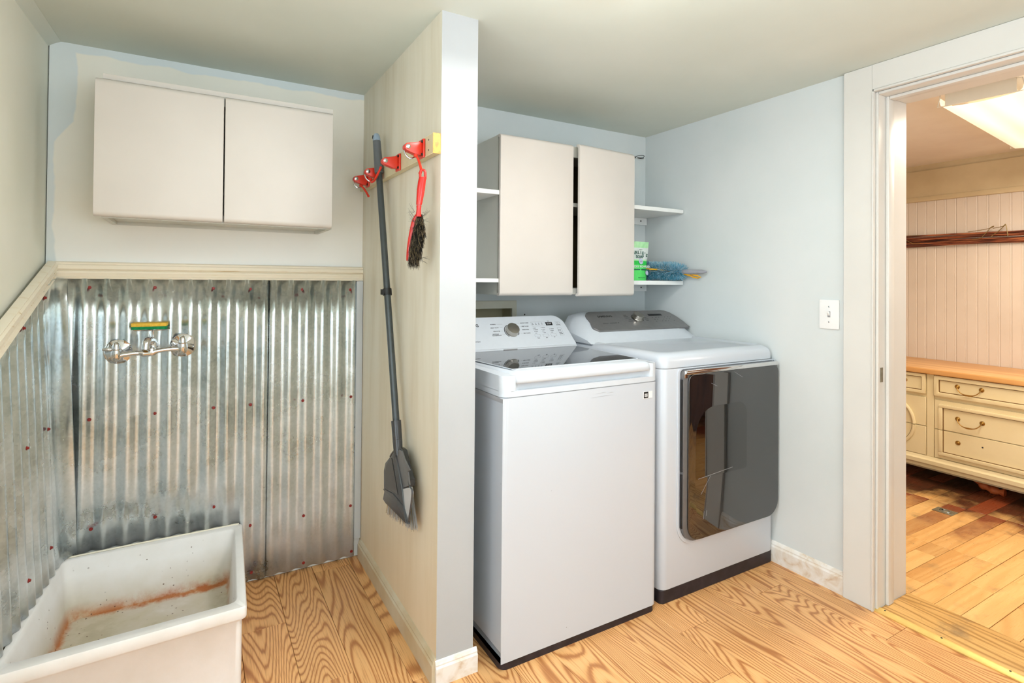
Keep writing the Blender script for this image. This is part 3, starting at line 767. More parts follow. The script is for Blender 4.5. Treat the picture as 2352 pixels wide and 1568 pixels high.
# ================================================================ FAUCET + SPONGE
def faucet():
    r = thing('wall_faucet', 'chrome wall mounted faucet with soap dish on the corrugated metal', 'faucet', (-0.145, 2.40, 0.98))
    zf = 0.972; yb = YS-0.006
    xl, xr = -0.246, -0.042
    for x, z in ((xl, 0.968), (xr, 0.982)):
        bm = nb(); lathe(bm, [(0.0, 0.018), (0.013, 0.018), (0.018, 0.014), (0.036, 0.009), (0.0445, 0.004), (0.0445, 0)][::-1], (x, yb, z), (0, -1, 0), 32); part('wall_flange', bm, M['chrome'], r)
        bm = nb(); cyl(bm, (x, yb-0.015, z), (x, yb-0.055, z), 0.013, 0.013, 20); part('shank', bm, M['chrome'], r)
        # vertical valve body with domed bonnet
        bm = nb(); lathe(bm, [(0, -0.028), (0.007, -0.027), (0.0140, -0.021), (0.0172, -0.010), (0.0162, 0.006), (0.0145, 0.014), (0.0152, 0.015), (0.0152, 0.017), (0.0138, 0.018), (0.0126, 0.027), (0.0090, 0.036), (0.004, 0.042), (0, 0.043)], (x, yb-0.062, z), (0.0, -0.12, 1), 24); part('valve_body', bm, M['chrome'], r)
        for s in (-1, 1):
            bm = nb(); lathe(bm, [(0.0042, 0), (0.0042, 0.001), (0.0025, 0.0028), (0, 0.003)], (x+s*0.034, yb-0.0088, z-0.006*s), (0, -1, 0), 12); part('flange_screw', bm, M['steel'], r)
    # lever on the left valve
    bm = nb(); tube(bm, [(xl-0.004, yb-0.060, 0.982), (xl-0.022, yb-0.062, 0.985), (xl-0.040, yb-0.060, 0.984)], [0.006, 0.008, 0.005], 12); part('lever', bm, M['chrome'], r)
    bm = nb()
    tube(bm, smooth_path([(xl, yb-0.062, 0.958), (xl+0.03, yb-0.064, 0.964), (-0.18, yb-0.066, 0.967), (-0.150, yb-0.067, 0.964), (-0.118, yb-0.066, 0.972), (-0.075, yb-0.064, 0.976), (xr, yb-0.062, 0.974)], 5),
         [0.0095]*4+[0.0088]*5+[0.0088]*3+[0.012]*7+[0.0085]*6+[0.0088]*3+[0.010]*3, 14); part('mixer_bar', bm, M['chrome'], r)
    bm = nb(); lathe(bm, [(0.013, -0.004), (0.0155, 0.008), (0.013, 0.020), (0.010, 0.024)], (-0.140, yb-0.064, 0.962), (0, 0, 1), 20); part('spout_collar', bm, M['chrome'], r)
    # short hooded spout with a down-turned mouth
    bm = nb(); tube(bm, smooth_path([(-0.136, yb-0.050, 0.985), (-0.138, yb-0.052, 1.003), (-0.148, yb-0.066, 1.010), (-0.155, yb-0.080, 1.003), (-0.157, yb-0.084, 0.980)], 5), [0.016]*6+[0.0155]*8+[0.0142]*7, 18)
    part('spout', bm, M['chrome'], r)
    bm = nb(); lathe(bm, [(0.0118, 0), (0.0118, 0.001), (0, 0.001)], (-0.157, yb-0.0845, 0.9793), (0, 0, -1), 16); part('spout_mouth', bm, M['brass'], r, label='golden brown spout outlet')  # disc in the spout mouth, coloured golden brown
    bm = nb(); cyl(bm, (-0.137, yb-0.050, 0.995), (-0.137, yb-0.050, 1.044), 0.0028, 0.0028, 10); lathe(bm, [(0.0028, 0), (0.0035, 0.012), (0.009, 0.019)], (-0.137, yb-0.050, 1.030), (0, 0, 1), 14); part('dish_post', bm, M['chrome'], r)
    # soap dish
    bm = nb(); c = (-0.143, yb-0.052)
    L0 = rrect(c[0]-0.050, c[0]+0.050, c[1]-0.030, c[1]+0.030, 0.012); L1 = rrect(c[0]-0.062, c[0]+0.064, c[1]-0.038, c[1]+0.038, 0.014)
    rr_ = [[bm.verts.new((p[0], p[1], z)) for p in L] for L, z in ((L0, 1.0475), (L1, 1.0530), ([(c[0]+(p[0]-c[0])*0.96, c[1]+(p[1]-c[1])*0.94) for p in L1], 1.0533), ([(c[0]+(p[0]-c[0])*0.95, c[1]+(p[1]-c[1])*0.94) for p in L0], 1.0505))]
    for a, b in zip(rr_, rr_[1:]):
        for k in range(len(a)): bm.faces.new((a[k], a[(k+1) % len(a)], b[(k+1) % len(a)], b[k]))
    bm.faces.new(rr_[0][::-1]); bm.faces.new(rr_[-1]); part('soap_dish', bm, M['chrome'], r)
    s = thing('sponge', 'yellow scrub sponge with green scouring side on the faucet soap dish', 'sponge', (-0.147, yb-0.052, 1.051))
    ca, sa = math.cos(-0.05), math.sin(-0.05)
    def sp_block(z0, z1, e):
        bm = nb(); pts = [( -0.147+(px*ca-py*sa), yb-0.052+(px*sa+py*ca), 0) for px, py in rrect(-0.055-e, 0.055+e, -0.033-e, 0.033+e, 0.005, 3)]
        extr(bm, [(p[0], p[1], z0) for p in pts], (0, 0, z1-z0)); return bm
    part('scouring_pad', sp_block(1.0512, 1.0630, -0.001), M['scour'], s, label='green scouring layer')
    bm = sp_block(1.0632, 1.0755, 0.0); bevel(bm, 0.002, 2); part('foam', bm, M['sponge'], s, label='yellow foam layer')
faucet()

# ================================================================ WALL CABINETS
def rounded_door(x0, x1, z0, z1, yf, th, hinge=None, ang=0, rtop=0.016):
    """slab door whose top and bottom front edges are rolled back"""
    prof = []
    n = 5
    for k in range(n+1):
        a = PI*0.5*k/n; prof.append((yf+rtop-rtop*math.sin(a), z0+rtop-rtop*math.cos(a)))
    for k in range(n+1):
        a = PI*0.5*k/n; prof.append((yf+rtop-rtop*math.cos(a), z1-rtop+rtop*math.sin(a)))
    prof += [(yf+th+0.012, z1), (yf+th+0.012, z1-0.010), (yf+th, z1-0.016), (yf+th, z0+0.016), (yf+th+0.012, z0+0.010), (yf+th+0.012, z0)]
    bm = nb(); extr(bm, [(x0, y, z) for y, z in prof], (x1-x0, 0, 0)); bevel(bm, 0.0035, 2, 60)
    if ang:
        bmesh.ops.rotate(bm, verts=bm.verts, cent=hinge, matrix=Matrix.Rotation(ang, 3, 'Z'))
    return bm
def cab_body(x0, x1, y0, y1, z0, z1, open_front=True):
    t_ = 0.016; bm = nb()
    box(bm, x0, x0+t_, y0, y1, z0, z1); box(bm, x1-t_, x1, y0, y1, z0, z1)
    box(bm, x0+t_, x1-t_, y0, y1, z0+0.012, z0+0.012+t_); box(bm, x0+t_, x1-t_, y0, y1, z1-t_, z1)
    box(bm, x0+t_, x1-t_, y1-0.008, y1, z0, z1)
    # face frame
    box(bm, x0+t_, x1-t_, y0, y0+0.018, z1-0.05, z1-t_); box(bm, x0+t_, x1-t_, y0, y0+0.018, z0, z0+0.012)
    return bm
ca = thing('wall_cabinet', 'white two door wall cabinet on the left back wall above the sink', 'cabinet', (0.085, 2.34, 1.433))
part('body', cab_body(-0.272, 0.456, 2.206, YB-0.001, 1.436, 1.905), M['cab_side'], ca, smooth=False)
bm = nb(); box(bm, -0.272, 0.456, 2.203, 2.2055, 1.889, 1.906); part('top_rail', bm, M['cab'], ca, smooth=False)
part('door', rounded_door(-0.290, 0.0775, 1.442-0.004, 1.885, 2.178, 0.016), M['cab'], ca)
part('door', rounded_door(0.0815, 0.452, 1.442-0.004, 1.885, 2.178, 0.016), M['cab'], ca)
cb_ = thing('wall_cabinet', 'white wall cabinet with right door ajar above the washer and dryer', 'cabinet', (1.48, 2.2, 1.178))
part('body', cab_body(1.112, 1.856, 2.048, YB2-0.001, 1.180, 1.866), M['cab_side'], cb_, smooth=False)
bm = nb(); box(bm, 1.130, 1.838, YB2-0.014, YB2-0.0095, 1.21, 1.848); part('back_lining', bm, M['cab_in'], cb_, smooth=False)
bm = nb(); box(bm, 1.1285, 1.8395, 2.062, 2.335, 1.588, 1.606); part('inner_shelf', bm, M['cab_side'], cb_, smooth=False)
part('door', rounded_door(1.107, 1.488, 1.176, 1.866, 2.018, 0.016), M['cab'], cb_)
part('door', rounded_door(1.502, 1.858, 1.172, 1.868, 2.018, 0.016, (1.858, 2.034, 1.5), 0.075), M['cab'], cb_, label='door standing slightly open')
bm = nb(); box(bm, 1.1285, 1.1305, 2.07, 2.33, 1.21, 1.84); part('side_lining', bm, M['cab_in'], cb_, smooth=False)
bm = nb(); box(bm, 1.8375, 1.8395, 2.07, 2.33, 1.21, 1.84); part('side_lining', bm, M['cab_in'], cb_, smooth=False)

def shelf_board(name, x0, x1, y0, y1, z0, z1, label, cleat=None):
    r = thing(name, label, 'shelf', ((x0+x1)/2, (y0+y1)/2, z0))
    bm = nb(); box(bm, x0, x1, y0, y1, z0, z1); bevel(bm, 0.0012, 1); part('board', bm, M['shelf'], r)
    if cleat:
        c0, c1, cz0, cz1, sx = cleat
        bm = nb(); box(bm, c0, c1, YB2-0.018, YB2-0.0005, cz0, cz1); bevel(bm, 0.001, 1); part('cleat', bm, M['shelf'], r)
        bm = nb(); lathe(bm, [(0.0045, 0), (0.0045, 0.0008), (0, 0.0008)], (sx, YB2-0.018, (cz0+cz1)/2+0.002), (0, -1, 0), 12); part('screw', bm, M['ink_black'], r)
    return r
shelf_board('wall_shelf', XP2+0.001, 1.1105, 2.03, YB2-0.001, 1.606, 1.625, 'upper white shelf between the partition wall and the cabinet')
shelf_board('wall_shelf', XP2+0.001, 1.1105, 2.03, YB2-0.001, 1.233, 1.250, 'lower white shelf between the partition wall and the cabinet')
shelf_board('wall_shelf', 1.8575, 2.246, 2.062, YB2-0.001, 1.607, 1.627, 'empty white corner shelf right of the cabinet, the upper one', (2.02, 2.247, 1.567, 1.6065, 2.20))
shelf_board('wall_shelf', 1.8575, 2.246, 2.062, YB2-0.001, 1.226, 1.247, 'white corner shelf holding the green pouch and the duster', (2.02, 2.247, 1.188, 1.2255, 2.205))

# small black wire hook high in the corner
bm = nb()
tube(bm, smooth_path([(2.16, YB2-0.008, 1.952), (2.175, YB2-0.022, 1.960), (2.205, YB2-0.030, 1.964), (2.215, YB2-0.024, 1.958), (2.20, YB2-0.016, 1.952), (2.175, YB2-0.018, 1.950), (2.165, YB2-0.03, 1.944), (2.195, YB2-0.034, 1.944), (2.212, YB2-0.026, 1.952)], 4), 0.0018, 6)
lathe(bm, [(0.006, 0), (0.006, 0.010)], (2.16, YB2, 1.951), (0, -1, 0), 10)
tag(obj('wire_hook', bm, M['black']), 'small black wire hook on the back wall beside the cabinet', 'hook')

# recessed outlet box behind the washer
ob = thing('outlet_box', 'yellowed recessed outlet box in the back wall behind the washer', 'outlet box', (1.24, YB2, 0.86))
def rect3(x0, x1, y, z0, z1): return [(x0, y, z0), (x1, y, z0), (x1, y, z1), (x0, y, z1)]
bm = nb(); ringx(bm, rect3(1.100, 1.383, YB2-0.0005, 0.85, 1.143), rect3(1.131, 1.356, YB2-0.0005, 0.881, 1.104), (0, -0.012, 0)); bevel(bm, 0.002, 1); part('frame', bm, M['outlet'], ob)
bm = nb(); box(bm, 1.1305, 1.3595, YB2+0.085, YB2+0.09, 0.8805, 1.1095); box(bm, 1.1305, 1.135, YB2, YB2+0.085, 0.8805, 1.1095); box(bm, 1.355, 1.3595, YB2, YB2+0.085, 0.8805, 1.1095); box(bm, 1.135, 1.355, YB2, YB2+0.085, 1.105, 1.1095); box(bm, 1.135, 1.355, YB2, YB2+0.085, 0.8805, 0.885)
part('recess', bm, M['outlet_in'], ob, smooth=False)
bm = nb(); lathe(bm, [(0.004, 0), (0.004, 0.001), (0, 0.001)], (1.436, YB2, 1.071), (0, -1, 0), 10); tag(obj('nail', bm, M['ink_black']), 'tiny dark nail head in the back wall above the washer console', 'nail')

# light switch
sw = thing('light_switch', 'white toggle light switch plate on the blue wall beside the doorway', 'switch', (XR, 1.285, 1.055))
bm = nb(); extr(bm, [(XR-0.0005, a, b) for a, b in rrect(1.245, 1.326, 1.054, 1.173, 0.004, 3)], (-0.006, 0, 0)); bevel(bm, 0.002, 2, 60); part('plate', bm, M['switch'], sw)
bm = nb(); box(bm, XR-0.0075, XR-0.006, 1.280, 1.291, 1.102, 1.126); part('toggle_slot', bm, M['grey_seam'], sw, smooth=False)
bm = nb(); extr(bm, [(XR-0.0065, 1.2815, 1.108), (XR-0.0065, 1.2815, 1.122), (XR-0.0175, 1.2815, 1.128), (XR-0.0175, 1.2815, 1.120)], (0, 0.008, 0)); bevel(bm, 0.001, 1); part('toggle', bm, M['switch'], sw)
for z in (1.083, 1.145):
    bm = nb(); lathe(bm, [(0.0034, 0), (0.0034, 0.001), (0.002, 0.0017), (0, 0.0017)], (XR-0.0064, 1.2855, z), (-1, 0, 0), 12); part('screw', bm, M['steel'], sw)

# ================================================================ WASHER
def recess_face(bm, pick, inset_w, depth_vec):
    bm.faces.ensure_lookup_table(); f = max(bm.faces, key=pick)
    bmesh.ops.inset_region(bm, faces=[f], thickness=inset_w, use_even_offset=True)
    bmesh.ops.inset_region(bm, faces=[f], thickness=0.02, use_even_offset=True)
    bmesh.ops.translate(bm, verts=f.verts, vec=depth_vec)
def console_body(x0, x1, p0, p1, yb, zb, rad, side_in=0.0, fillet=0.012):
    """wedge console: slanted front from p0 (y,z) to p1 (y,z), rounded upper corners"""
    L = math.hypot(p1[0]-p0[0], p1[1]-p0[1]); d = ((p1[0]-p0[0])/L, (p1[1]-p0[1])/L)
    pts2 = rrect(x0, x1, 0, L, (0.004, 0.004, rad, rad), 8)
    bm = nb(); fr = []; bk = []
    for x, v in pts2:
        xx = x+side_in*(v/L)*(1 if x < (x0+x1)/2 else -1)
        fr.append((xx, p0[0]+d[0]*v, p0[1]+d[1]*v)); bk.append((xx, yb, zb+(p0[1]+d[1]*v-p0[1])*0.985))
    a = [bm.verts.new(p) for p in fr]; b = [bm.verts.new(p) for p in bk]; n = len(a)
    bm.faces.new(a[::-1]); bm.faces.new(b)
    for i in range(n): bm.faces.new((a[i], a[(i+1) % n], b[(i+1) % n], b[i]))
    bevel(bm, fillet, 3, 25, lambda e: all(any((v.co-Vector(p)).length < 1e-5 for p in fr[3:]) for v in e.verts)) if fillet else None
    return bm
class Panel:
    def __init__(s, O, v):
        s.O = Vector(O); s.u = Vector((1, 0, 0)); s.v = Vector(v).normalized(); s.n = s.u.cross(s.v)
    def p(s, u, v, h=0.0): return s.O+s.u*u+s.v*v+s.n*h
    def poly(s, pts, h): return [s.p(a, b, h) for a, b in pts]
    def slab(s, bm, pts, h0, h1): extr(bm, s.poly(pts, h0), s.n*(h1-h0))
    def txt(s, string, size, u, v, al='LEFT', h=0.0003): return (string, size, s.p(u, v, h), s.u, s.v, al)
    def arc(s, cu, cv, r0, r1, a0, a1, n=14):
        return [(cu+math.cos(a0+(a1-a0)*k/n)*r1, cv+math.sin(a0+(a1-a0)*k/n)*r1) for k in range(n+1)] + [(cu+math.cos(a1+(a0-a1)*k/n)*r0, cv+math.sin(a1+(a0-a1)*k/n)*r0) for k in range(n+1)]
def knob(parent, P, u, v, r, h):
    bm = nb(); lathe(bm, [(r*1.02, 0.0004), (r*1.02, 0.004), (r*0.98, 0.006), (r*0.97, h*0.8), (r*0.93, h), (r*0.90, h)], P.p(u, v), P.n, 40); kb = part('knob', bm, M['chrome_worn'], parent, label='round silver control knob', angle=30)
    bm = nb(); lathe(bm, [(r*0.90, h-0.0005), (r*0.89, h+0.0003), (0, h+0.0006)], P.p(u, v), P.n, 40)
    part('knob_face', bm, M['chrome_worn'], kb)
    bm = nb(); P.slab(bm, P.arc(u, v, r*1.10, r*1.19, math.radians(100), math.radians(232)), 0.0002, 0.0009)
    P.slab(bm, P.arc(u, v, r*1.10, r*1.19, math.radians(-38), math.radians(-12)), 0.0002, 0.0009); part('dial_marks', bm, M['ink_black'], parent, kind='stuff', smooth=False)

def washer():
    x0, x1, yf, yb = 0.847, 1.524, 1.517, 2.205
    r = thing('washing_machine', 'white top load washing machine beside the partition wall', 'washer', ((x0+x1)/2, (yf+yb)/2, 0))
    bm = nb(); extr(bm, [(a, b, 0) for a, b in rrect(x0+0.003, x1-0.006, yf+0.004, yb, (0.026, 0.026, 0.01, 0.01))], (0, 0, 0.026)); part('base', bm, M['kick'], r, label='black base strip')
    bm = nb(); box(bm, x0, x1, yf, yb, 0.026, 0.864)
    recess_face(bm, lambda f: -f.calc_center_median().x, 0.055, (0.012, 0, 0))
    bmesh.ops.recalc_face_normals(bm, faces=bm.faces)
    vert = [e for e in bm.edges if abs(e.verts[0].co.x-e.verts[1].co.x) < 1e-6 and abs(e.verts[0].co.y-e.verts[1].co.y) < 1e-6 and e.verts[0].co.y < yf+0.001]
    bmesh.ops.bevel(bm, geom=vert, offset=0.03, segments=6, affect='EDGES', profile=0.5)
    bevel(bm, 0.004, 2, 20, lambda e: abs(e.calc_length()) > 0.05)
    part('cabinet_shell', bm, M['appl'], r, angle=35)
    bm = nb(); extr(bm, [(a, b, 0.864) for a, b in rrect(x0+0.002, x1-0.002, yf+0.002, yb, (0.029, 0.029, 0.01, 0.01))], (0, 0, 0.003)); part('seam', bm, M['grey_seam'], r, smooth=False)
    # top cover with the hand scoop under the lid
    bm = nb(); extr(bm, [(a, b, 0.867) for a, b in rrect(x0, x1, yf, yb, (0.03, 0.03, 0.012, 0.012))], (0, 0, 0.018)); part('top_cover', bm, M['appl_plastic'], r)
    plan = []
    for k in range(7):
        a = PI+0.5*PI*k/6; plan.append((x0+0.03+math.cos(a)*0.03, yf+0.03+math.sin(a)*0.03))
    plan += [(0.886, yf), (0.894, yf+0.002), (0.902, yf+0.010), (0.918, yf+0.015), (1.462, yf+0.015), (1.478, yf+0.010), (1.486, yf+0.002), (1.496, yf)]
    for k in range(7):
        a = 1.5*PI+0.5*PI*k/6; plan.append((x1-0.03+math.cos(a)*0.03, yf+0.03+math.sin(a)*0.03))
    plan += [(x1, yb), (x0, yb)]
    bm = nb(); extr(bm, [(a, b, 0.884) for a, b in plan], (0, 0, 0.051))
    bevel(bm, 0.012, 3, 40, lambda e: all(v.co.z > 0.934 for v in e.verts) and max(v.co.y for v in e.verts) < yb-0.001); part('top_frame', bm, M['appl_plastic'], r, angle=30)
    # lid
    lid = []
    fx0, fx1, bxx0, bxx1, ly0, ly1 = 0.892, 1.490, 0.856, 1.515, yf-0.004, 2.026
    c4_ = [(fx0, ly0), (fx1, ly0), (bxx1, ly1), (bxx0, ly1)]
    top = loop_quad(c4_, 0, 0.03)
    def sc_(L, d, z): 
        cx, cy_ = 1.187, 1.77
        return [(cx+(p[0]-cx)*(1-d/0.3), cy_+(p[1]-cy_)*(1-d/0.25), z) for p in L]
    loops = [sc_(top, 0.012, 0.906), sc_(top, 0.003, 0.908), sc_(top, 0.0, 0.913), sc_(top, 0.0015, 0.928), sc_(top, 0.005, 0.936), sc_(top, 0.011, 0.9405), sc_(top, 0.022, 0.9435), sc_(top, 0.045, 0.9455)]
    bm = nb(); rg = [[bm.verts.new(p) for p in L] for L in loops]
    for a, b in zip(rg, rg[1:]):
        for k in range(len(a)): bm.faces.new((a[k], a[(k+1) % len(a)], b[(k+1) % len(a)], b[k]))
    bm.faces.new(rg[0][::-1]); bm.faces.new(rg[-1])
    ld = part('lid', bm, M['appl_plastic'], r, angle=50)
    bm = nb(); g = loop_quad([(0.914, 1.574), (1.468, 1.574), (1.502, 2.024), (0.870, 2.024)], 0.9458, 0.006); extr(bm, g, (0, 0, 0.0012)); part('lid_glass', bm, M['lid_glass'], ld, label='dark glass lid panel', angle=20)
    bm = nb(); g0 = loop_quad([(0.910, 1.570), (1.472, 1.570), (1.506, 2.024), (0.866, 2.024)], 0.9452, 0.008); g1 = loop_quad([(0.914, 1.574), (1.468, 1.574), (1.502, 2.024), (0.870, 2.024)], 0.9452, 0.006)
    ringx(bm, g0, g1, (0, 0, 0.0022)); part('glass_trim', bm, M['appl_plastic'], ld)
    # hinge ledge and console
    bm = nb(); box(bm, 0.858, 1.514, 2.018, 2.05, 0.935, 0.953); bevel(bm, 0.005, 2); part('hinge_ledge', bm, M['appl_plastic'], r)
    bm = nb(); box(bm, 1.128, 1.196, 2.0165, 2.0185, 0.9405, 0.950); part('hinge_cover', bm, M['grey_seam'], r, smooth=False)
    P = Panel((1.186, 2.03, 0.953), (0, 0.115, 0.125))
    bm = console_body(x0+0.006, x1-0.004, (2.03, 0.953), (2.145, 1.078), yb-0.005, 0.937, 0.05, 0.016, 0.012)
    cs = part('console', bm, M['appl_plastic'], r, angle=30)
    knob(r, P, 0.022, 0.0875, 0.0305, 0.024)
    lettering('brand_lettering', r, M['ink_black'], [P.txt('SAMSUNG', 0.0205, -0.129, 0.1248, 'RIGHT')], 'black brand lettering on the console')
    T = [P.txt('SmartCare', 0.0085, -0.148, 0.0405, 'RIGHT')]
    for s, u, v in (('NORMAL', -0.043, 0.1288), ('HEAVY DUTY', -0.035, 0.1097), ('DELICATES', -0.035, 0.0906), ('BEDDING/', -0.046, 0.0752), ('WATERPROOF', -0.036, 0.0679)): T.append(P.txt(s, 0.0068, u, v, 'RIGHT'))
    for s, u, v in (('QUICK WASH', 0.083, 0.1309), ('DEEP WASH', 0.083, 0.1118), ('RINSE+SPIN', 0.079, 0.0930), ('SELF CLEAN', 0.078, 0.0736)): T.append(P.txt(s, 0.0068, u, v))
    T.append(P.txt('POWER', 0.0052, 0.284, 0.1140, 'CENTER')); T.append(P.txt('START', 0.0055, 0.277, 0.0690, 'CENTER')); T.append(P.txt('PAUSE', 0.0055, 0.279, 0.0610, 'CENTER'))
    T += [P.txt('Temp.', 0.0055, 0.146, 0.0440, 'CENTER'), P.txt('Soil', 0.0055, 0.232, 0.0452, 'CENTER'), P.txt('Spin', 0.0055, 0.190, 0.0440, 'CENTER'), P.txt('Time', 0.0048, 0.236, 0.1375, 'CENTER')]
    lettering('panel_lettering', r, M['ink'], T)
    bm = nb()
    for v, u0, u1 in ((0.1288, -0.039, -0.010), (0.1097, -0.031, -0.016), (0.0906, -0.031, -0.018), (0.0716, -0.031, -0.018), (0.1309, 0.050, 0.079), (0.1118, 0.062, 0.079), (0.093, 0.064, 0.076), (0.0736, 0.064, 0.075)):
        P.slab(bm, [(u0, v-0.0003), (u1, v-0.0003), (u1, v+0.0003), (u0, v+0.0003)], 0.0002, 0.0006)
    def outline(a, b, c, d, w_=0.0006):
        for q in ((a, b, c, c+w_), (a, b, d-w_, d), (a, a+w_, c, d), (b-w_, b, c, d)): P.slab(bm, [(q[0], q[2]), (q[1], q[2]), (q[1], q[3]), (q[0], q[3])], 0.0002, 0.0006)
    outline(0.140, 0.216, 0.110, 0.134); outline(0.273, 0.297, 0.108, 0.133); outline(0.269, 0.291, 0.052, 0.096)
    for u in (0.146, 0.190, 0.233): outline(u-0.015, u+0.015, 0.0505, 0.0635)
    part('panel_lines', bm, M['ink_line'], r, kind='stuff', smooth=False)
    bm = nb()
    for cu, cv0, rows in ((0.139, 0.0995, 4), (0.182, 0.1005, 4), (0.226, 0.0915, 3)):
        for i in range(rows):
            v = cv0-i*0.0095; P.slab(bm, [(cu-0.0012, v-0.0012), (cu+0.0012, v-0.0012), (cu+0.0012, v+0.0012), (cu-0.0012, v+0.0012)], 0.0002, 0.0006)
            ln = (0.006, 0.010, 0.018, 0.014)[(i+int(cu*100)) % 4]
            P.slab(bm, [(cu+0.004, v-0.0010), (cu+0.004+ln, v-0.0010), (cu+0.004+ln, v+0.0010), (cu+0.004, v+0.0010)], 0.0002, 0.0006)
    for i in range(4):
        cu = 0.147+i*0.0165
        P.slab(bm, [(cu-0.0015, 0.1255), (cu+0.0015, 0.1255), (cu+0.0015, 0.1285), (cu-0.0015, 0.1285)], 0.0002, 0.0006); P.slab(bm, [(cu-0.004, 0.1200), (cu+0.004, 0.1200), (cu+0.004, 0.1218), (cu-0.004, 0.1218)], 0.0002, 0.0006)
    P.slab(bm, P.arc(0.284, 0.1245, 0.0036, 0.0044, 0, 1.99*PI, 20), 0.0002, 0.0006)
    P.slab(bm, [(0.272, 0.079), (0.272, 0.086), (0.2765, 0.0825)], 0.0002, 0.0006); P.slab(bm, [(0.279, 0.079), (0.2803, 0.079), (0.2803, 0.086), (0.279, 0.086)], 0.0002, 0.0006); P.slab(bm, [(0.282, 0.079), (0.2833, 0.079), (0.2833, 0.086), (0.282, 0.086)], 0.0002, 0.0006)
    part('indicator_marks', bm, M['ink'], r, kind='stuff', smooth=False)
    bm = nb(); P.slab(bm, [(0.217, 0.1125), (0.252, 0.1125), (0.254, 0.1305), (0.217, 0.1305)], 0.0002, 0.0010); dp = part('display', bm, M['black'], r, smooth=False, label='small black digital display')
    lettering('digits', dp, M['ink_line'], [P.txt('8:88', 0.014, 0.235, 0.1215, 'CENTER', 0.0012)])
    # rating sticker on the front
    bm = nb(); box(bm, 1.4455, 1.4905, yf-0.0012, yf-0.0002, 0.8055, 0.8315); st = part('sticker', bm, M['sticker_white'], r, smooth=False, label='small black and white sticker')
    bm = nb(); box(bm, 1.4475, 1.4695, yf-0.0018, yf-0.0012, 0.8070, 0.8300); part('sticker_print', bm, M['ink_black'], st, smooth=False)
    bm = nb()
    for i in range(3): box(bm, 1.451, 1.4655, yf-0.0022, yf-0.0018, 0.8125+i*0.004, 0.8150+i*0.004)
    part('sticker_lines', bm, M['sticker_white'], st, kind='stuff', smooth=False)
    bm = nb()
    for i, (xa, z, L) in enumerate(((1.22, 0.845, 0.05), (1.27, 0.842, 0.035), (1.20, 0.833, 0.10))):
        extr(bm, [(xa, yf-0.0006, z), (xa+L, yf-0.0006, z+0.0015), (xa+L*0.7, yf-0.0006, z+0.0025)], (0, 0.0004, 0))
    part('scuff_marks', bm, M['ink_line'], r, kind='stuff', smooth=False)
washer()

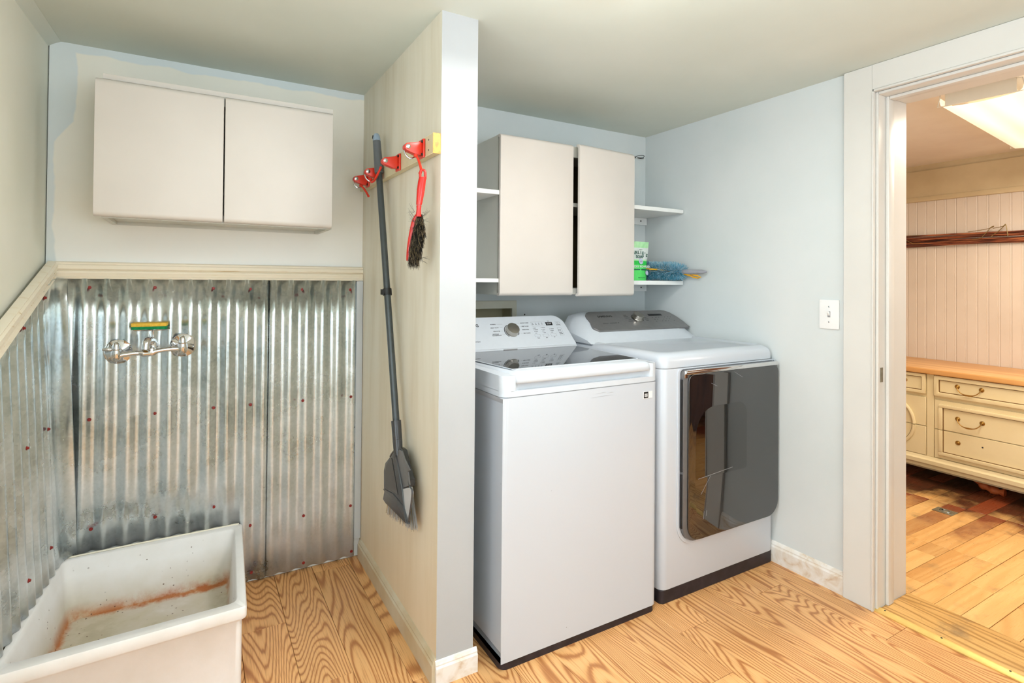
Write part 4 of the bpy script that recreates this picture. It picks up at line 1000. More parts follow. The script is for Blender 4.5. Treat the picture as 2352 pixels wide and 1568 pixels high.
# ================================================================ DRYER
def dryer():
    x0, x1, yf, yb = 1.5555, 2.2445, 1.529, 2.21
    r = thing('clothes_dryer', 'white front load dryer with smoked glass door in the corner', 'dryer', ((x0+x1)/2, (yf+yb)/2, 0))
    bm = nb(); extr(bm, [(a, b, 0) for a, b in rrect(x0+0.002, x1-0.002, yf+0.003, yb, (0.02, 0.02, 0.005, 0.005))], (0, 0, 0.052)); bevel(bm, 0.002, 1, 60); part('base', bm, M['kick'], r, label='scuffed black kick plate')
    bm = nb(); extr(bm, [(a, b, 0.052) for a, b in rrect(x0, x1, yf, yb, (0.03, 0.03, 0.005, 0.005), 6)], (0, 0, 0.851)); bevel(bm, 0.006, 2, 60); part('cabinet_shell', bm, M['appl'], r)
    bm = nb(); extr(bm, [(a, b, 0.903) for a, b in rrect(x0+0.002, x1-0.002, yf+0.002, yb, 0.028)], (0, 0, 0.0025)); part('seam', bm, M['grey_seam'], r, smooth=False)
    # top with sunken panel
    out = rrect(x0, x1, yf, yb, (0.04, 0.04, 0.01, 0.01), 6)
    cx, cy_ = (x0+x1)/2, (yf+yb)/2
    ins = lambda L, d: [(cx+(p[0]-cx)*(1-d/0.345), cy_+(p[1]-cy_)*(1-d/0.34)) for p in L]
    sunk = rrect(x0+0.050, x1-0.026, yf+0.055, 2.02, (0.045, 0.03, 0.01, 0.01), 6)
    loops = [[(p[0], p[1], z) for p in L] for L, z in ((out, 0.9055), (out, 0.930), (ins(out, 0.004), 0.944), (ins(out, 0.012), 0.954), (ins(out, 0.026), 0.9605), ([( (p[0]-cx)*1.03+cx, (p[1]-cy_)*1.03+cy_) for p in sunk], 0.9625), (sunk, 0.9605), ([( (p[0]-cx)*0.97+cx, (p[1]-cy_)*0.97+cy_) for p in sunk], 0.9555))]
    bm = nb(); rg = [[bm.verts.new(p) for p in L] for L in loops]
    for a, b in zip(rg, rg[1:]):
        for k in range(len(a)): bm.faces.new((a[k], a[(k+1) % len(a)], b[(k+1) % len(a)], b[k]))
    bm.faces.new(rg[0][::-1]); bm.faces.new(rg[-1]); part('top_panel', bm, M['appl'], r, angle=50)
    # console
    P = Panel((1.90, 2.0, 1.0), (0, 0.15, 0.09))
    p0, p1 = (1.975, 0.962), (2.152, 1.0912)
    d = 0.0
    bm = nb()
    side = [(1.965, 0.955), (1.985, 0.978), (2.0-0.004, 1.0-0.004), (2.146-0.0, 1.0870), (2.165, 1.0905), (yb-0.004, 1.080), (yb-0.004, 0.955)]
    n = 16; secs = []
    for i in range(n+1):
        x = x0+(x1-x0)*i/n
        e = min(x-x0, x1-x); f_ = 1.0 if e > 0.09 else math.sin(math.acos(1-min(1, e/0.09)))**0.9 if e > 0 else 0.0
        lo = 0.35+0.65*f_
        secs.append([bm.verts.new((x, y, 0.955+(z-0.955)*lo)) for y, z in side])
    for a, b in zip(secs, secs[1:]):
        for k in range(len(a)): bm.faces.new((a[k], a[(k+1) % len(a)], b[(k+1) % len(a)], b[k]))
    bm.faces.new(secs[0]); bm.faces.new(secs[-1][::-1])
    part('console', bm, M['appl_plastic'], r, angle=40)
    film = [(-0.262, 0.008), (0.335, 0.008)] + [(0.333, 0.06), (0.322, 0.11), (0.305, 0.145), (0.280, 0.163), (0.255, 0.168)] + [(-0.225, 0.168), (-0.245, 0.160), (-0.262, 0.142), (-0.268, 0.120), (-0.270, 0.085), (-0.284, 0.045), (-0.283, 0.032)]
    bm = nb(); P.slab(bm, film, -0.012, 0.0055); bevel(bm, 0.0015, 1, 60); part('control_panel', bm, M['console_grey'], r, label='grey control panel')
    h = 0.0058; Q = Panel(P.p(0, 0, 0.0055), P.v)
    knob(r, Q, 0.038, 0.096, 0.029, 0.026)
    lettering('brand_lettering', r, M['ink_black'], [Q.txt('SAMSUNG', 0.0200, -0.200, 0.1235)], 'black brand lettering on the console')
    bm = nb(); Q.slab(bm, [(0.135, 0.1165), (0.228, 0.1165), (0.228, 0.1315), (0.135, 0.1315)], 0.0002, 0.0010); part('display', bm, M['black'], r, smooth=False, label='narrow black digital display')
    bm = nb()
    for i in range(5):
        v = 0.1283-i*0.0128
        for u, ln, s in ((-0.012+0.002*i, (0.018, 0.026, 0.028, 0.018, 0.030)[i], -1), (0.085, (0.018, 0.014, 0.020, 0.024, 0.016)[i], 1)):
            a, b = sorted((u, u+s*ln)); Q.slab(bm, [(a, v-0.0016), (b, v-0.0016), (b, v+0.0016), (a, v+0.0016)], 0.0002, 0.0005)
    for a, b in ((-0.204, -0.170), (-0.163, -0.118), (-0.112, -0.104)): Q.slab(bm, [(a, 0.0655), (b, 0.0655), (b, 0.0690), (a, 0.0690)], 0.0002, 0.0005)
    for i in range(7):
        for j in range(3):
            if (i*3+j*5) % 4 == 3: continue
            u = 0.145+i*0.021; v = 0.066+j*0.017; Q.slab(bm, [(u, v), (u+0.006+0.004*((i+j) % 2), v), (u+0.006+0.004*((i+j) % 2), v+0.0024), (u, v+0.0024)], 0.0002, 0.0005)
    part('panel_marks', bm, M['ink'], r, kind='stuff', smooth=False)
    # door: white frame, glass, chrome strip
    def xz(L, y): return [(a, y, b) for a, b in L]
    bm = nb(); ringx(bm, xz(rrect(1.634, 2.2435, 0.205, 0.9025, (0.085, 0.075, 0.012, 0.022), 7), yf+0.001), xz(rrect(1.648, 2.2385, 0.219, 0.8975, (0.075, 0.07, 0.012, 0.018), 7), yf+0.001), (0, -0.006, 0)); bevel(bm, 0.002, 2, 50); part('door_surround', bm, M['appl'], r)
    bm = nb(); extr(bm, xz(rrect(1.6495, 2.2375, 0.2205, 0.8960, (0.07, 0.07, 0.02, 0.02), 8), yf+0.001), (0, -0.020, 0)); bevel(bm, 0.003, 2, 60); dr = part('door', bm, M['pan_light'], r, label='grey edged door')
    bm = nb(); extr(bm, xz(rrect(1.672, 2.2365, 0.2235, 0.8785, (0.065, 0.07, 0.03, 0.03), 8), yf-0.0185), (0, -0.008, 0)); bevel(bm, 0.003, 3, 60); part('door_glass', bm, M['door_glass'], dr, label='smoked glossy glass panel', angle=60)
    bm = nb(); pts = rrect(1.712, 2.02, 0.462, 0.742, (0.012, 0.012, 0.05, 0.11), 8)
    extr(bm, xz(pts, yf-0.0262), (0, -0.0006, 0)); part('door_window', bm, M['door_window'], dr, angle=60)
    bm = nb(); pr = rrect(1.657, 2.2365, 0.8795, 0.8955, (0.004, 0.004, 0.012, 0.012), 4); extr(bm, xz(pr, yf-0.0185), (0, -0.009, 0)); bevel(bm, 0.003, 2, 60); part('door_trim', bm, M['chrome'], dr, label='polished chrome strip along the door top')
    bm = nb(); box(bm, 1.6555, 1.6705, yf-0.0215, yf-0.0185, 0.865, 0.8945); bevel(bm, 0.001, 1); part('trim_end', bm, M['chrome'], dr)
    for z0, z1 in ((0.50, 0.86), (0.28, 0.49)):
        bm = nb(); box(bm, 1.6455, 1.6492, yf-0.016, yf-0.006, z0, z1); part('edge_strip', bm, M['black'], dr, smooth=False)
    bm = nb()
    for a, b, w_ in (((1.726, 0.463), (1.93, 0.478), 0.0012), ((1.80, 0.468), (1.742, 0.40), 0.0008), ((1.76, 0.33), (1.758, 0.30), 0.0012), ((1.775, 0.332), (1.772, 0.31), 0.0015), ((1.94, 0.87), (1.99, 0.845), 0.0008), ((1.80, 0.835), (1.835, 0.82), 0.0007)):
        dx, dz = b[0]-a[0], b[1]-a[1]; L = math.hypot(dx, dz); nx, nz = -dz/L*w_*0.45, dx/L*w_*0.45
        extr(bm, [(a[0]-nx, yf-0.0270, a[1]-nz), (b[0]-nx, yf-0.0270, b[1]-nz), (b[0]+nx, yf-0.0270, b[1]+nz), (a[0]+nx, yf-0.0270, a[1]+nz)], (0, -0.0003, 0))
    part('scratches', bm, M['ink_line'], dr, kind='stuff', smooth=False)
dryer()

# ================================================================ TOOL RACK, BROOM, BRUSH
def rack():
    r = thing('tool_rack', 'cream board with four red gripper hooks on the partition wall', 'tool rack', (0.64, 2.0, 1.63))
    bm = nb(); box(bm, 0.625, 0.650, 1.574, 2.44, 1.632, 1.695); bevel(bm, 0.0015, 1); rb = part('rail_board', bm, M['board'], r)
    bm = nb(); box(bm, 0.6248, 0.6502, 1.5728, 1.5738, 1.6318, 1.6952); part('board_end', bm, M['orange_end'], rb, smooth=False, label='orange varnished board end')
    for z in (1.680, 1.648):
        bm = nb(); lathe(bm, [(0.003, 0), (0.003, 0.0006), (0, 0.0006)], (0.625, 1.610, z), (-1, 0, 0), 8); part('nail_hole', bm, M['ink_black'], rb)
    for i, y in enumerate((1.658, 1.896, 2.122, 2.300)):
        bm = nb(); box(bm, 0.617, 0.6245, y-0.021, y+0.021, 1.630, 1.690); bevel(bm, 0.0025, 2); hk = part('gripper_hook', bm, M['red'], r)
        # housing: two cheeks and a bridge, tapering to the pin
        bm = nb()
        extr(bm, [(0.6165, y-0.013, 1.682), (0.6165, y-0.013, 1.638), (0.600, y-0.013, 1.637), (0.567, y-0.013, 1.648), (0.560, y-0.013, 1.655), (0.560, y-0.013, 1.664), (0.566, y-0.013, 1.671), (0.575, y-0.013, 1.6735)], (0, 0.026, 0)); bevel(bm, 0.003, 2, 25); part('housing', bm, M['red'], hk)
        bm = nb(); lathe(bm, [(0.0078, 0), (0.0078, 0.0015), (0.0055, 0.003), (0, 0.0036)], (0.571, y-0.0132, 1.660), (0, -1, 0), 16); lathe(bm, [(0.0060, 0), (0.0060, 0.002), (0, 0.002)], (0.571, y+0.0132, 1.660), (0, 1, 0), 16); part('rivet', bm, M['steel'], hk, kind='stuff')
        for z in (1.681, 1.640):
            bm = nb(); lathe(bm, [(0.0045, 0), (0.0045, 0.003), (0.003, 0.004), (0, 0.004)], (0.617, y-0.015, z), (-1, 0, 0), 8); part('bolt', bm, M['dark_metal'], hk)
        if i == 1: continue
        bm = nb(); tube(bm, smooth_path([(0.562, y, 1.648), (0.566, y-0.004, 1.634), (0.578, y-0.006, 1.624), (0.592, y-0.004, 1.629), (0.600, y, 1.636)], 5), 0.0028, 8); part('wire_loop', bm, M['steel'], hk)
        if i == 0: arm = [(0.596, y-0.012, 1.634), (0.600, y-0.022, 1.622), (0.602, y-0.040, 1.594), (0.600, y-0.050, 1.578), (0.597, y-0.050, 1.572)]
        elif i == 2: arm = [(0.584, y-0.002, 1.632), (0.582, y-0.020, 1.618), (0.586, y-0.050, 1.622), (0.594, y-0.078, 1.650), (0.600, y-0.082, 1.666)]
        else: arm = [(0.592, y-0.004, 1.634), (0.602, y-0.012, 1.622), (0.612, y-0.020, 1.604), (0.618, y-0.026, 1.590)]
        bm = nb(); tube(bm, smooth_path(arm, 5), 0.0042, 10); lathe(bm, [(0.0, -0.007), (0.006, -0.004), (0.0078, 0), (0.006, 0.004), (0, 0.007)], arm[0], (0, 0, 1), 12)
        lathe(bm, [(0, -0.005), (0.0048, -0.002), (0.0055, 0.001), (0.0035, 0.004), (0, 0.0045)], arm[-1], Vector(arm[-1])-Vector(arm[-2]), 10)
        part('grip_arm', bm, M['red'], hk)
rack()

def strands(bm, roots, tips, w_, jitter=0.0, mats=1, seg=1):
    """thin three-sided spikes, root to tip"""
    for a, b in zip(roots, tips):
        a = Vector(a); b = Vector(b)+Vector((random.uniform(-jitter, jitter), random.uniform(-jitter, jitter), random.uniform(-jitter, jitter)))
        u, v, d = frame_for(b-a); mi = random.randrange(mats)
        r0 = [bm.verts.new(a+(u*math.cos(2*PI*k/3)+v*math.sin(2*PI*k/3))*w_) for k in range(3)]
        r1 = [bm.verts.new(b+(u*math.cos(2*PI*k/3)+v*math.sin(2*PI*k/3))*w_*0.45) for k in range(3)]
        for k in range(3):
            f = bm.faces.new((r0[k], r0[(k+1) % 3], r1[(k+1) % 3], r1[k])); f.material_index = mi
        f = bm.faces.new(r1); f.material_index = mi
def yz(L, x): return [(x, a, b) for a, b in L]

def broom():
    top = Vector((0.605, 2.122, 1.812)); bot = Vector((0.607, 1.822, 0.655)); d = bot-top
    P = lambda z: top+d*((z-top.z)/d.z)
    r = thing('broom', 'grey handled angle broom hanging on the rack of red hooks', 'broom', (0.61, 1.80, 0.41))
    bm = nb(); cyl(bm, P(1.72), P(0.70), 0.0120, 0.0120, 20); part('handle', bm, M['handle_grey'], r)
    bm = nb(); cyl(bm, P(1.782), P(1.655), 0.0150, 0.0168, 20); lathe(bm, [(0.0168, 0), (0.0150, 0.004)], P(1.655), d, 20); part('grip', bm, M['grip'], r)
    bm = nb(); lathe(bm, [(0.0148, 0), (0.0146, 0.012), (0.0125, 0.024), (0.008, 0.031), (0, 0.033)], P(1.7825), -d, 20); cp = part('cap', bm, M['cap_blue'], r, label='blue grey end cap with hanging slot')
    bm = nb(); a = P(1.800); tube(bm, [a+Vector((-0.0145, 0.0, -0.008)), a+Vector((-0.0135, -0.001, 0.004))], 0.003, 8); part('hanging_slot', bm, M['black'], cp)
    bm = nb(); cyl(bm, P(1.207), P(1.184), 0.0165, 0.0165, 20); c = P(1.196); box(bm, c.x-0.022, c.x-0.010, c.y-0.010, c.y+0.010, c.z-0.010, c.z+0.010); part('pan_clip', bm, M['black'], r)
    bm = nb(); cyl(bm, P(0.752), P(0.690), 0.0172, 0.0165, 20); cyl(bm, P(0.6895), P(0.64), 0.0168, 0.0150, 20); part('socket', bm, M['pan'], r)
    # broom head (behind the dustpan) with an angled lower edge
    bm = nb(); extr(bm, yz([(1.838, 0.660), (1.800, 0.660), (1.770, 0.620), (1.722, 0.585), (1.722, 0.560), (1.80, 0.535), (1.925, 0.488), (1.930, 0.51), (1.90, 0.57)], 0.608), (0.026, 0, 0)); bevel(bm, 0.006, 2, 30); part('broom_head', bm, M['pan'], r)
    bm = nb(); ro = []; ti = []
    for k in range(380):
        s = random.random(); t_ = random.random()
        y = 1.920+(1.735-1.920)*s; z = 0.492+(0.565-0.492)*s
        ro.append((0.612+0.018*t_, y, z)); ti.append((0.606+0.030*t_, 1.950+(1.680-1.950)*s, 0.392+(0.438-0.392)*s+random.uniform(-0.006, 0.006)))
    strands(bm, ro, ti, 0.0014, 0.004, 3); part('bristles', bm, [M['br_grey'], M['br_grey'], M['br_tan']], r, kind='stuff', smooth=False)
    q = thing('dustpan', 'charcoal plastic dustpan clipped onto the broom head', 'dustpan', (0.59, 1.81, 0.44))
    # pan body: outline in the wall plane, dished towards the room
    front = [(1.829, 0.655), (1.878, 0.618), (1.930, 0.582), (1.947, 0.550), (1.944, 0.486), (1.926, 0.484), (1.943, 0.448), (1.912, 0.445), (1.685, 0.457), (1.722, 0.495), (1.748, 0.549), (1.808, 0.627)]
    bm = nb(); extr(bm, yz(front, 0.5950), (0.010, 0, 0)); bevel(bm, 0.003, 2, 30); part('pan_plate', bm, M['pan'], q)
    bm = nb(); extr(bm, yz([(1.944, 0.486), (1.832, 0.506), (1.728, 0.503), (1.690, 0.458), (1.912, 0.4455), (1.942, 0.449), (1.926, 0.482)], 0.5915), (0.0040, 0, 0)); bevel(bm, 0.0015, 2, 30); part('pan_lip', bm, M['pan'], q)
    bm = nb(); extr(bm, yz([(1.850, 0.622), (1.872, 0.615), (1.912, 0.580), (1.925, 0.548), (1.923, 0.497), (1.835, 0.513), (1.780, 0.520)], 0.5930), (0.0025, 0, 0)); bevel(bm, 0.001, 1, 30); part('pan_panel', bm, M['pan_dark'], q)
    bm = nb(); extr(bm, [(0.600, 1.838, 0.640), (0.600, 1.790, 0.668), (0.601, 1.769, 0.668), (0.602, 1.745, 0.649), (0.603, 1.693, 0.626), (0.603, 1.711, 0.616), (0.603, 1.694, 0.578), (0.602, 1.752, 0.549), (0.600, 1.815, 0.625)], (0.005, 0, 0)); bevel(bm, 0.0015, 1, 30); part('pan_channel', bm, M['pan_light'], q)
    bm = nb(); extr(bm, [(0.600, 1.750, 0.549), (0.604, 1.680, 0.577), (0.604, 1.665, 0.564), (0.600, 1.694, 0.461), (0.597, 1.728, 0.495)], (0.004, 0.0, 0)); bevel(bm, 0.0015, 1, 30); part('side_wall', bm, M['pan_glare'], q, label='side wall painted pale for glare')
    bm = nb(); tube(bm, smooth_path([(0.604, 1.780, 0.672), (0.606, 1.750, 0.648), (0.608, 1.715, 0.622), (0.608, 1.722, 0.612), (0.604, 1.700, 0.578), (0.603, 1.668, 0.570), (0.602, 1.672, 0.53), (0.599, 1.690, 0.462)], 4), 0.0028, 7); tube(bm, smooth_path([(0.597, 1.832, 0.653), (0.596, 1.856, 0.636), (0.596, 1.872, 0.622)], 4), 0.0036, 7); part('pan_rim', bm, M['pan'], q)
broom()

def hand_brush():
    C0 = Vector((0.59, 1.60, 0)); vd = Vector((0.343, 0.939, 0)).normalized(); rr = Vector((vd.y, -vd.x, 0))
    W = lambda u, z, dd=0.0: C0+rr*u+vd*dd+Vector((0, 0, z))
    r = thing('hand_brush', 'red handled counter brush hanging from the nearest red hook', 'brush', (0.59, 1.6, 1.27))
    # loop end + handle
    bm = nb(); tube(bm, smooth_path([W(0.004, 1.552), W(0.0045, 1.572), W(0.0075, 1.5795), W(0.0145, 1.5800), W(0.0190, 1.574), W(0.0195, 1.552)], 5), 0.0040, 10)
    prof = [(0.0120, 0.0115, 1.558), (0.0095, 0.0120, 1.545), (0.0065, 0.0125, 1.520), (0.0045, 0.0112, 1.500), (0.0020, 0.0095, 1.478), (0.0012, 0.0086, 1.4715)]
    rings = [[bm.verts.new(W(c+math.cos(2*PI*k/16)*h_, z, math.sin(2*PI*k/16)*h_*0.8)) for k in range(16)] for c, h_, z in prof]
    for a, b in zip(rings, rings[1:]):
        for k in range(16): bm.faces.new((a[k], a[(k+1) % 16], b[(k+1) % 16], b[k]))
    bm.faces.new(rings[0]); bm.faces.new(rings[-1][::-1]); part('handle', bm, M['red_plastic'], r)
    bm = nb(); prof = [(0.0010, 0.0080, 0.007, 1.470), (0.0008, 0.0072, 0.006, 1.460), (0.0004, 0.0076, 0.006, 1.450), (0.000, 0.0088, 0.0058, 1.436)]
    rings = [[bm.verts.new(W(c+math.cos(2*PI*k/14)*h_, z, math.sin(2*PI*k/14)*g)) for k in range(14)] for c, h_, g, z in prof]
    for a, b in zip(rings, rings[1:]):
        for k in range(14): bm.faces.new((a[k], a[(k+1) % 14], b[(k+1) % 14], b[k]))
    bm.faces.new(rings[0]); bm.faces.new(rings[-1][::-1]); part('neck', bm, M['red_plastic'], r)
    # red block runs along the left/back edge
    bm = nb(); sp_ = [W(-0.004, 1.440, 0.008), W(-0.0115, 1.425, 0.012), W(-0.020, 1.385, 0.014), W(-0.0265, 1.335, 0.014), W(-0.0275, 1.30, 0.013)]
    tube(bm, smooth_path(sp_, 4), [0.007]*4+[0.0085]*13, 8); part('brush_block', bm, M['red_plastic'], r)
    bm = nb(); ro = []; ti = []
    for k in range(2600):
        s = random.random(); z = 1.436+(1.288-1.436)*s
        left = -0.006-0.022*min(1, s*1.5); wd = 0.020+0.020*min(1, s*3); 
        if s > 0.8: wd *= 1-(s-0.8)*1.6
        u = left+wd*random.random(); 
        ro.append(W(u*0.92-0.001, z+0.010, 0.010+0.004*random.random()))
        ti.append(W(u+0.004*random.uniform(-1, 1), z-0.013+random.uniform(-0.006, 0.006), -0.016+0.018*random.random()))
    strands(bm, ro, ti, 0.00055, 0.0025, 5)
    ro = []; ti = []
    for k in range(46):
        z = random.choice((1.435, 1.43, 1.42, 1.40, 1.30, 1.31, 1.45)); s = random.choice((-1, -1, 1)); u = -0.012 if s < 0 else 0.012
        ro.append(W(u, z)); ti.append(W(u+s*random.uniform(0.012, 0.024), z+random.uniform(-0.012, 0.034 if z > 1.4 else 0.004), random.uniform(-0.012, 0.008)))
    strands(bm, ro, ti, 0.00040, 0.001, 2)
    part('bristles', bm, [M['br_black'], M['br_dark'], M['br_black'], M['br_tan'], M['br_dark']], r, kind='stuff', smooth=False, label='black and tan bristles')
hand_brush()

# ================================================================ SHELF GOODS
def pouch():
    yf = 2.128; x0, x1, z0, z1 = 1.900, 2.064, 1.2475, 1.450
    r = thing('soap_pouch', 'green and white laundry soap pouch on the lower corner shelf', 'pouch', ((x0+x1)/2, yf+0.03, z0))
    xm = (x0+x1)/2
    def shape(z):
        s = (z-z0)/(z1-z0); th = 0.062*(1-s)**0.8+0.004; wd = (x1-x0)/2*(1-0.03*math.sin(s*PI)); return wd, th
    def band(za, zb, mat, name, label=None, proud=0.0):
        bm = nb(); nz = 6; nx = 10; F_ = []; B_ = []
        for i in range(nz+1):
            z = za+(zb-za)*i/nz; wd, th = shape(z); rowf = []; rowb = []
            for k in range(nx+1):
                u = -1+2*k/nx; bul = (1-u*u)**0.6*th*0.5
                yy = yf+th*0.32
                rowf.append(bm.verts.new((xm+u*wd, yy-bul-proud+0.0012*math.sin(9*u+z*60), z))); rowb.append(bm.verts.new((xm+u*wd, yy+bul+0.002, z)))
            F_.append(rowf); B_.append(rowb)
        for i in range(nz):
            for k in range(nx):
                bm.faces.new((F_[i][k], F_[i][k+1], F_[i+1][k+1], F_[i+1][k])); bm.faces.new((B_[i][k+1], B_[i][k], B_[i+1][k], B_[i+1][k+1]))
            bm.faces.new((F_[i][0], F_[i+1][0], B_[i+1][0], B_[i][0])); bm.faces.new((F_[i][nx], B_[i][nx], B_[i+1][nx], F_[i+1][nx]))
        bm.faces.new(F_[0]+B_[0][::-1]); bm.faces.new((F_[nz]+B_[nz][::-1])[::-1])
        o = part(name, bm, mat, r, angle=60)
        if label: o['label'] = label
    band(z0, 1.330, M['pouch_green'], 'body', 'lime green lower half'); band(1.330, 1.350, M['pouch_mid'], 'green_band'); band(1.350, 1.357, M['pouch_pale'], 'pale_band'); band(1.357, 1.418, M['pouch_white'], 'label_panel', 'white label area'); band(1.418, z1, M['pouch_pale'], 'top_seal', 'pale green patterned top')
    ux, uy = (1, 0, 0), (0, 0.12, 1)
    fy = lambda z: yf+shape(z)[1]*(0.32-0.5)-0.0042
    T = []
    def tx(s, size, u, z, al='CENTER', yo=0.0): return (s, size, (xm+u, fy(z)+yo, z), ux, uy, al)
    # arched brand line
    word = "CHARLIE'S"; n = len(word)
    for i, ch in enumerate(word):
        u = (i-(n-1)/2)*0.0158; T.append((ch, 0.0235, (xm+u, fy(1.388)+0.5*u*u*4, 1.3925-3.4*u*u), (1, 0, -3.2*u*2), (3.2*u*2, 0.12, 1), 'CENTER'))
    T.append(tx('SOAP', 0.022, 0.008, 1.3705))
    lettering('brand_lettering', r, M['ink_green'], T, 'dark green arched lettering')
    lettering('small_lettering', r, M['ink_green'], [tx('NET WT 2.64 LB', 0.0062, 0.015, 1.262), tx('S I N C E', 0.0055, 0.015, 1.408)])
    lettering('product_lettering', r, M['white_print'], [tx('LAUNDRY POWDER', 0.0168, 0.0, 1.319)], 'white product lettering')
    bm = nb(); lathe(bm, [(0.0145, 0), (0.0145, 0.0012), (0, 0.0014)], (xm+0.014, fy(1.345)+0.001, 1.3465), (0, -1, 0.12), 24); bd = part('badge', bm, M['lilac'], r, label='round lilac badge')
    lettering('badge_number', bd, M['ink_line'], [('100', 0.0120, (xm+0.014, fy(1.345)-0.0012, 1.3465), ux, uy, 'CENTER')])
    bm = nb(); lathe(bm, [(0.0125, 0), (0.0125, 0.0012), (0, 0.0014)], (xm+0.064, fy(1.29)+0.012, 1.288), (0.25, -1, 0.12), 24); part('badge', bm, M['lilac'], r)
    bm = nb(); box(bm, xm-0.05, xm+0.075, fy(1.304)+0.004, fy(1.304)+0.0052, 1.3015, 1.3065); part('print_line', bm, M['ink_green'], r, smooth=False)
pouch()

def duster():
    r = thing('duster', 'fluffy blue duster with grey handle lying on the corner shelf', 'duster', (2.16, 2.18, 1.2475))
    a = Vector((2.118, 2.235, 1.304)); b = Vector((2.188, 2.035, 1.296))
    tip = b+Vector((0.030, -0.125, -0.002))
    bm = nb(); tube(bm, [a+(b-a)*0.1, b], 0.008, 10); part('core', bm, M['dust_c'], r)
    bm = nb(); ro = []; ti = []; mi = []
    u, v, d = frame_for(b-a); L = (b-a).length
    groups = {0: ([], []), 1: ([], []), 2: ([], []), 3: ([], [])}
    for k in range(6500):
        s = random.uniform(-0.02, 1.06); ang = random.uniform(0, 2*PI); rad = 0.054*(1-max(0, abs(s-0.5)*2-0.72)**2*2.6)*random.uniform(0.72, 1.0)
        dirn = u*math.cos(ang)+v*math.sin(ang); p0 = a+(b-a)*min(1, max(0, s))
        p1 = p0+dirn*rad+d*random.uniform(-0.010, 0.024)*(1 if s < 0.9 else 1.6)
        if p1.z < 1.2500: p1.z = 1.2500+random.uniform(0, 0.004)
        if p1.x > 2.243: p1.x = 2.243
        low = dirn.z < random.uniform(-0.6, 0.3)
        g = random.choices((0, 1, 2, 3), (0.10, 0.30, 0.55, 0.05) if low else (0.30, 0.40, 0.16, 0.14))[0]
        groups[g][0].append(p0+dirn*rad*0.25); groups[g][1].append(p1)
    for g, mname in enumerate(('dust_a', 'dust_b', 'dust_c', 'dust_d')):
        bm2 = nb(); strands(bm2, groups[g][0], groups[g][1], 0.0011, 0.004, 1); me = bpy.data.meshes.new('tmp'); bm2.to_mesh(me); bm2.free()
        for p in me.polygons: p.material_index = g
        bm.from_mesh(me); bpy.data.meshes.remove(me)
    part('fibres', bm, [M['dust_a'], M['dust_b'], M['dust_c'], M['dust_d']], r, kind='stuff', smooth=False, recalc=False, label='fluffy blue fibres')
    bm = nb(); pth = [b, b+(tip-b)*0.5, tip, tip+(tip-b)*0.18]; tube(bm, pth, [0.011, 0.0115, 0.0105, 0.004], 12); part('handle', bm, M['grey_handle'], r, label='light grey handle')
    q = thing('dusting_wand', 'thin yellow plastic dusting wand tucked around the fluffy duster', 'wand', (2.15, 2.10, 1.26))
    bm = nb(); tube(bm, [(2.022, 2.150, 1.3085), (2.085, 2.130, 1.3080), (2.122, 2.118, 1.3070)], [0.0042, 0.0042, 0.0036], 8); part('rod', bm, M['yellow'], q)
    bm = nb(); tube(bm, smooth_path([(2.122, 2.118, 1.3070), (2.150, 2.085, 1.300), (2.185, 2.035, 1.288), (2.2136, 1.986, 1.2762)], 4), 0.0032, 8); part('shaft', bm, M['yellow'], q)
    e = Vector((2.235, 1.905, 1.262)); f_ = Vector((2.214, 1.985, 1.276))
    bm = nb(); g = (e-f_).normalized(); side = Vector((0, 0, 1)).cross(g).normalized()*0.0+Vector((0.5, 0.2, -0.8)).normalized()
    tube(bm, [f_-g*0.03, f_], [0.004, 0.005], 8)
    lp = [f_+g*0.0, f_+g*0.012+side*0.007, f_+g*0.040+side*0.009, f_+g*0.056, f_+g*0.040-side*0.008, f_+g*0.012-side*0.006]
    tube(bm, lp, 0.0034, 8, closed=True); part('loop_end', bm, M['yellow'], q)
duster()

# ================================================================ CEILING LAMP (only its lower rim shows at the top edge)
LY = 1.026
lp = thing('ceiling_lamp', 'round glowing ceiling lamp at the top edge above the washer', 'lamp', (0.925, LY, ZC-0.001))
bm = nb(); lathe(bm, [(0.15, 0), (0.15, 0.018), (0.142, 0.024), (0.0, 0.024)], (0.925, LY, ZC-0.0005), (0, 0, -1), 40); part('rim', bm, M['lamp_metal'], lp)
bm = nb(); lathe(bm, [(0.138, 0.024), (0.136, 0.045), (0.118, 0.075), (0.08, 0.095), (0.04, 0.102), (0, 0.104)], (0.925, LY, ZC-0.0008), (0, 0, -1), 40); part('glass_dome', bm, M['dome'], lp)

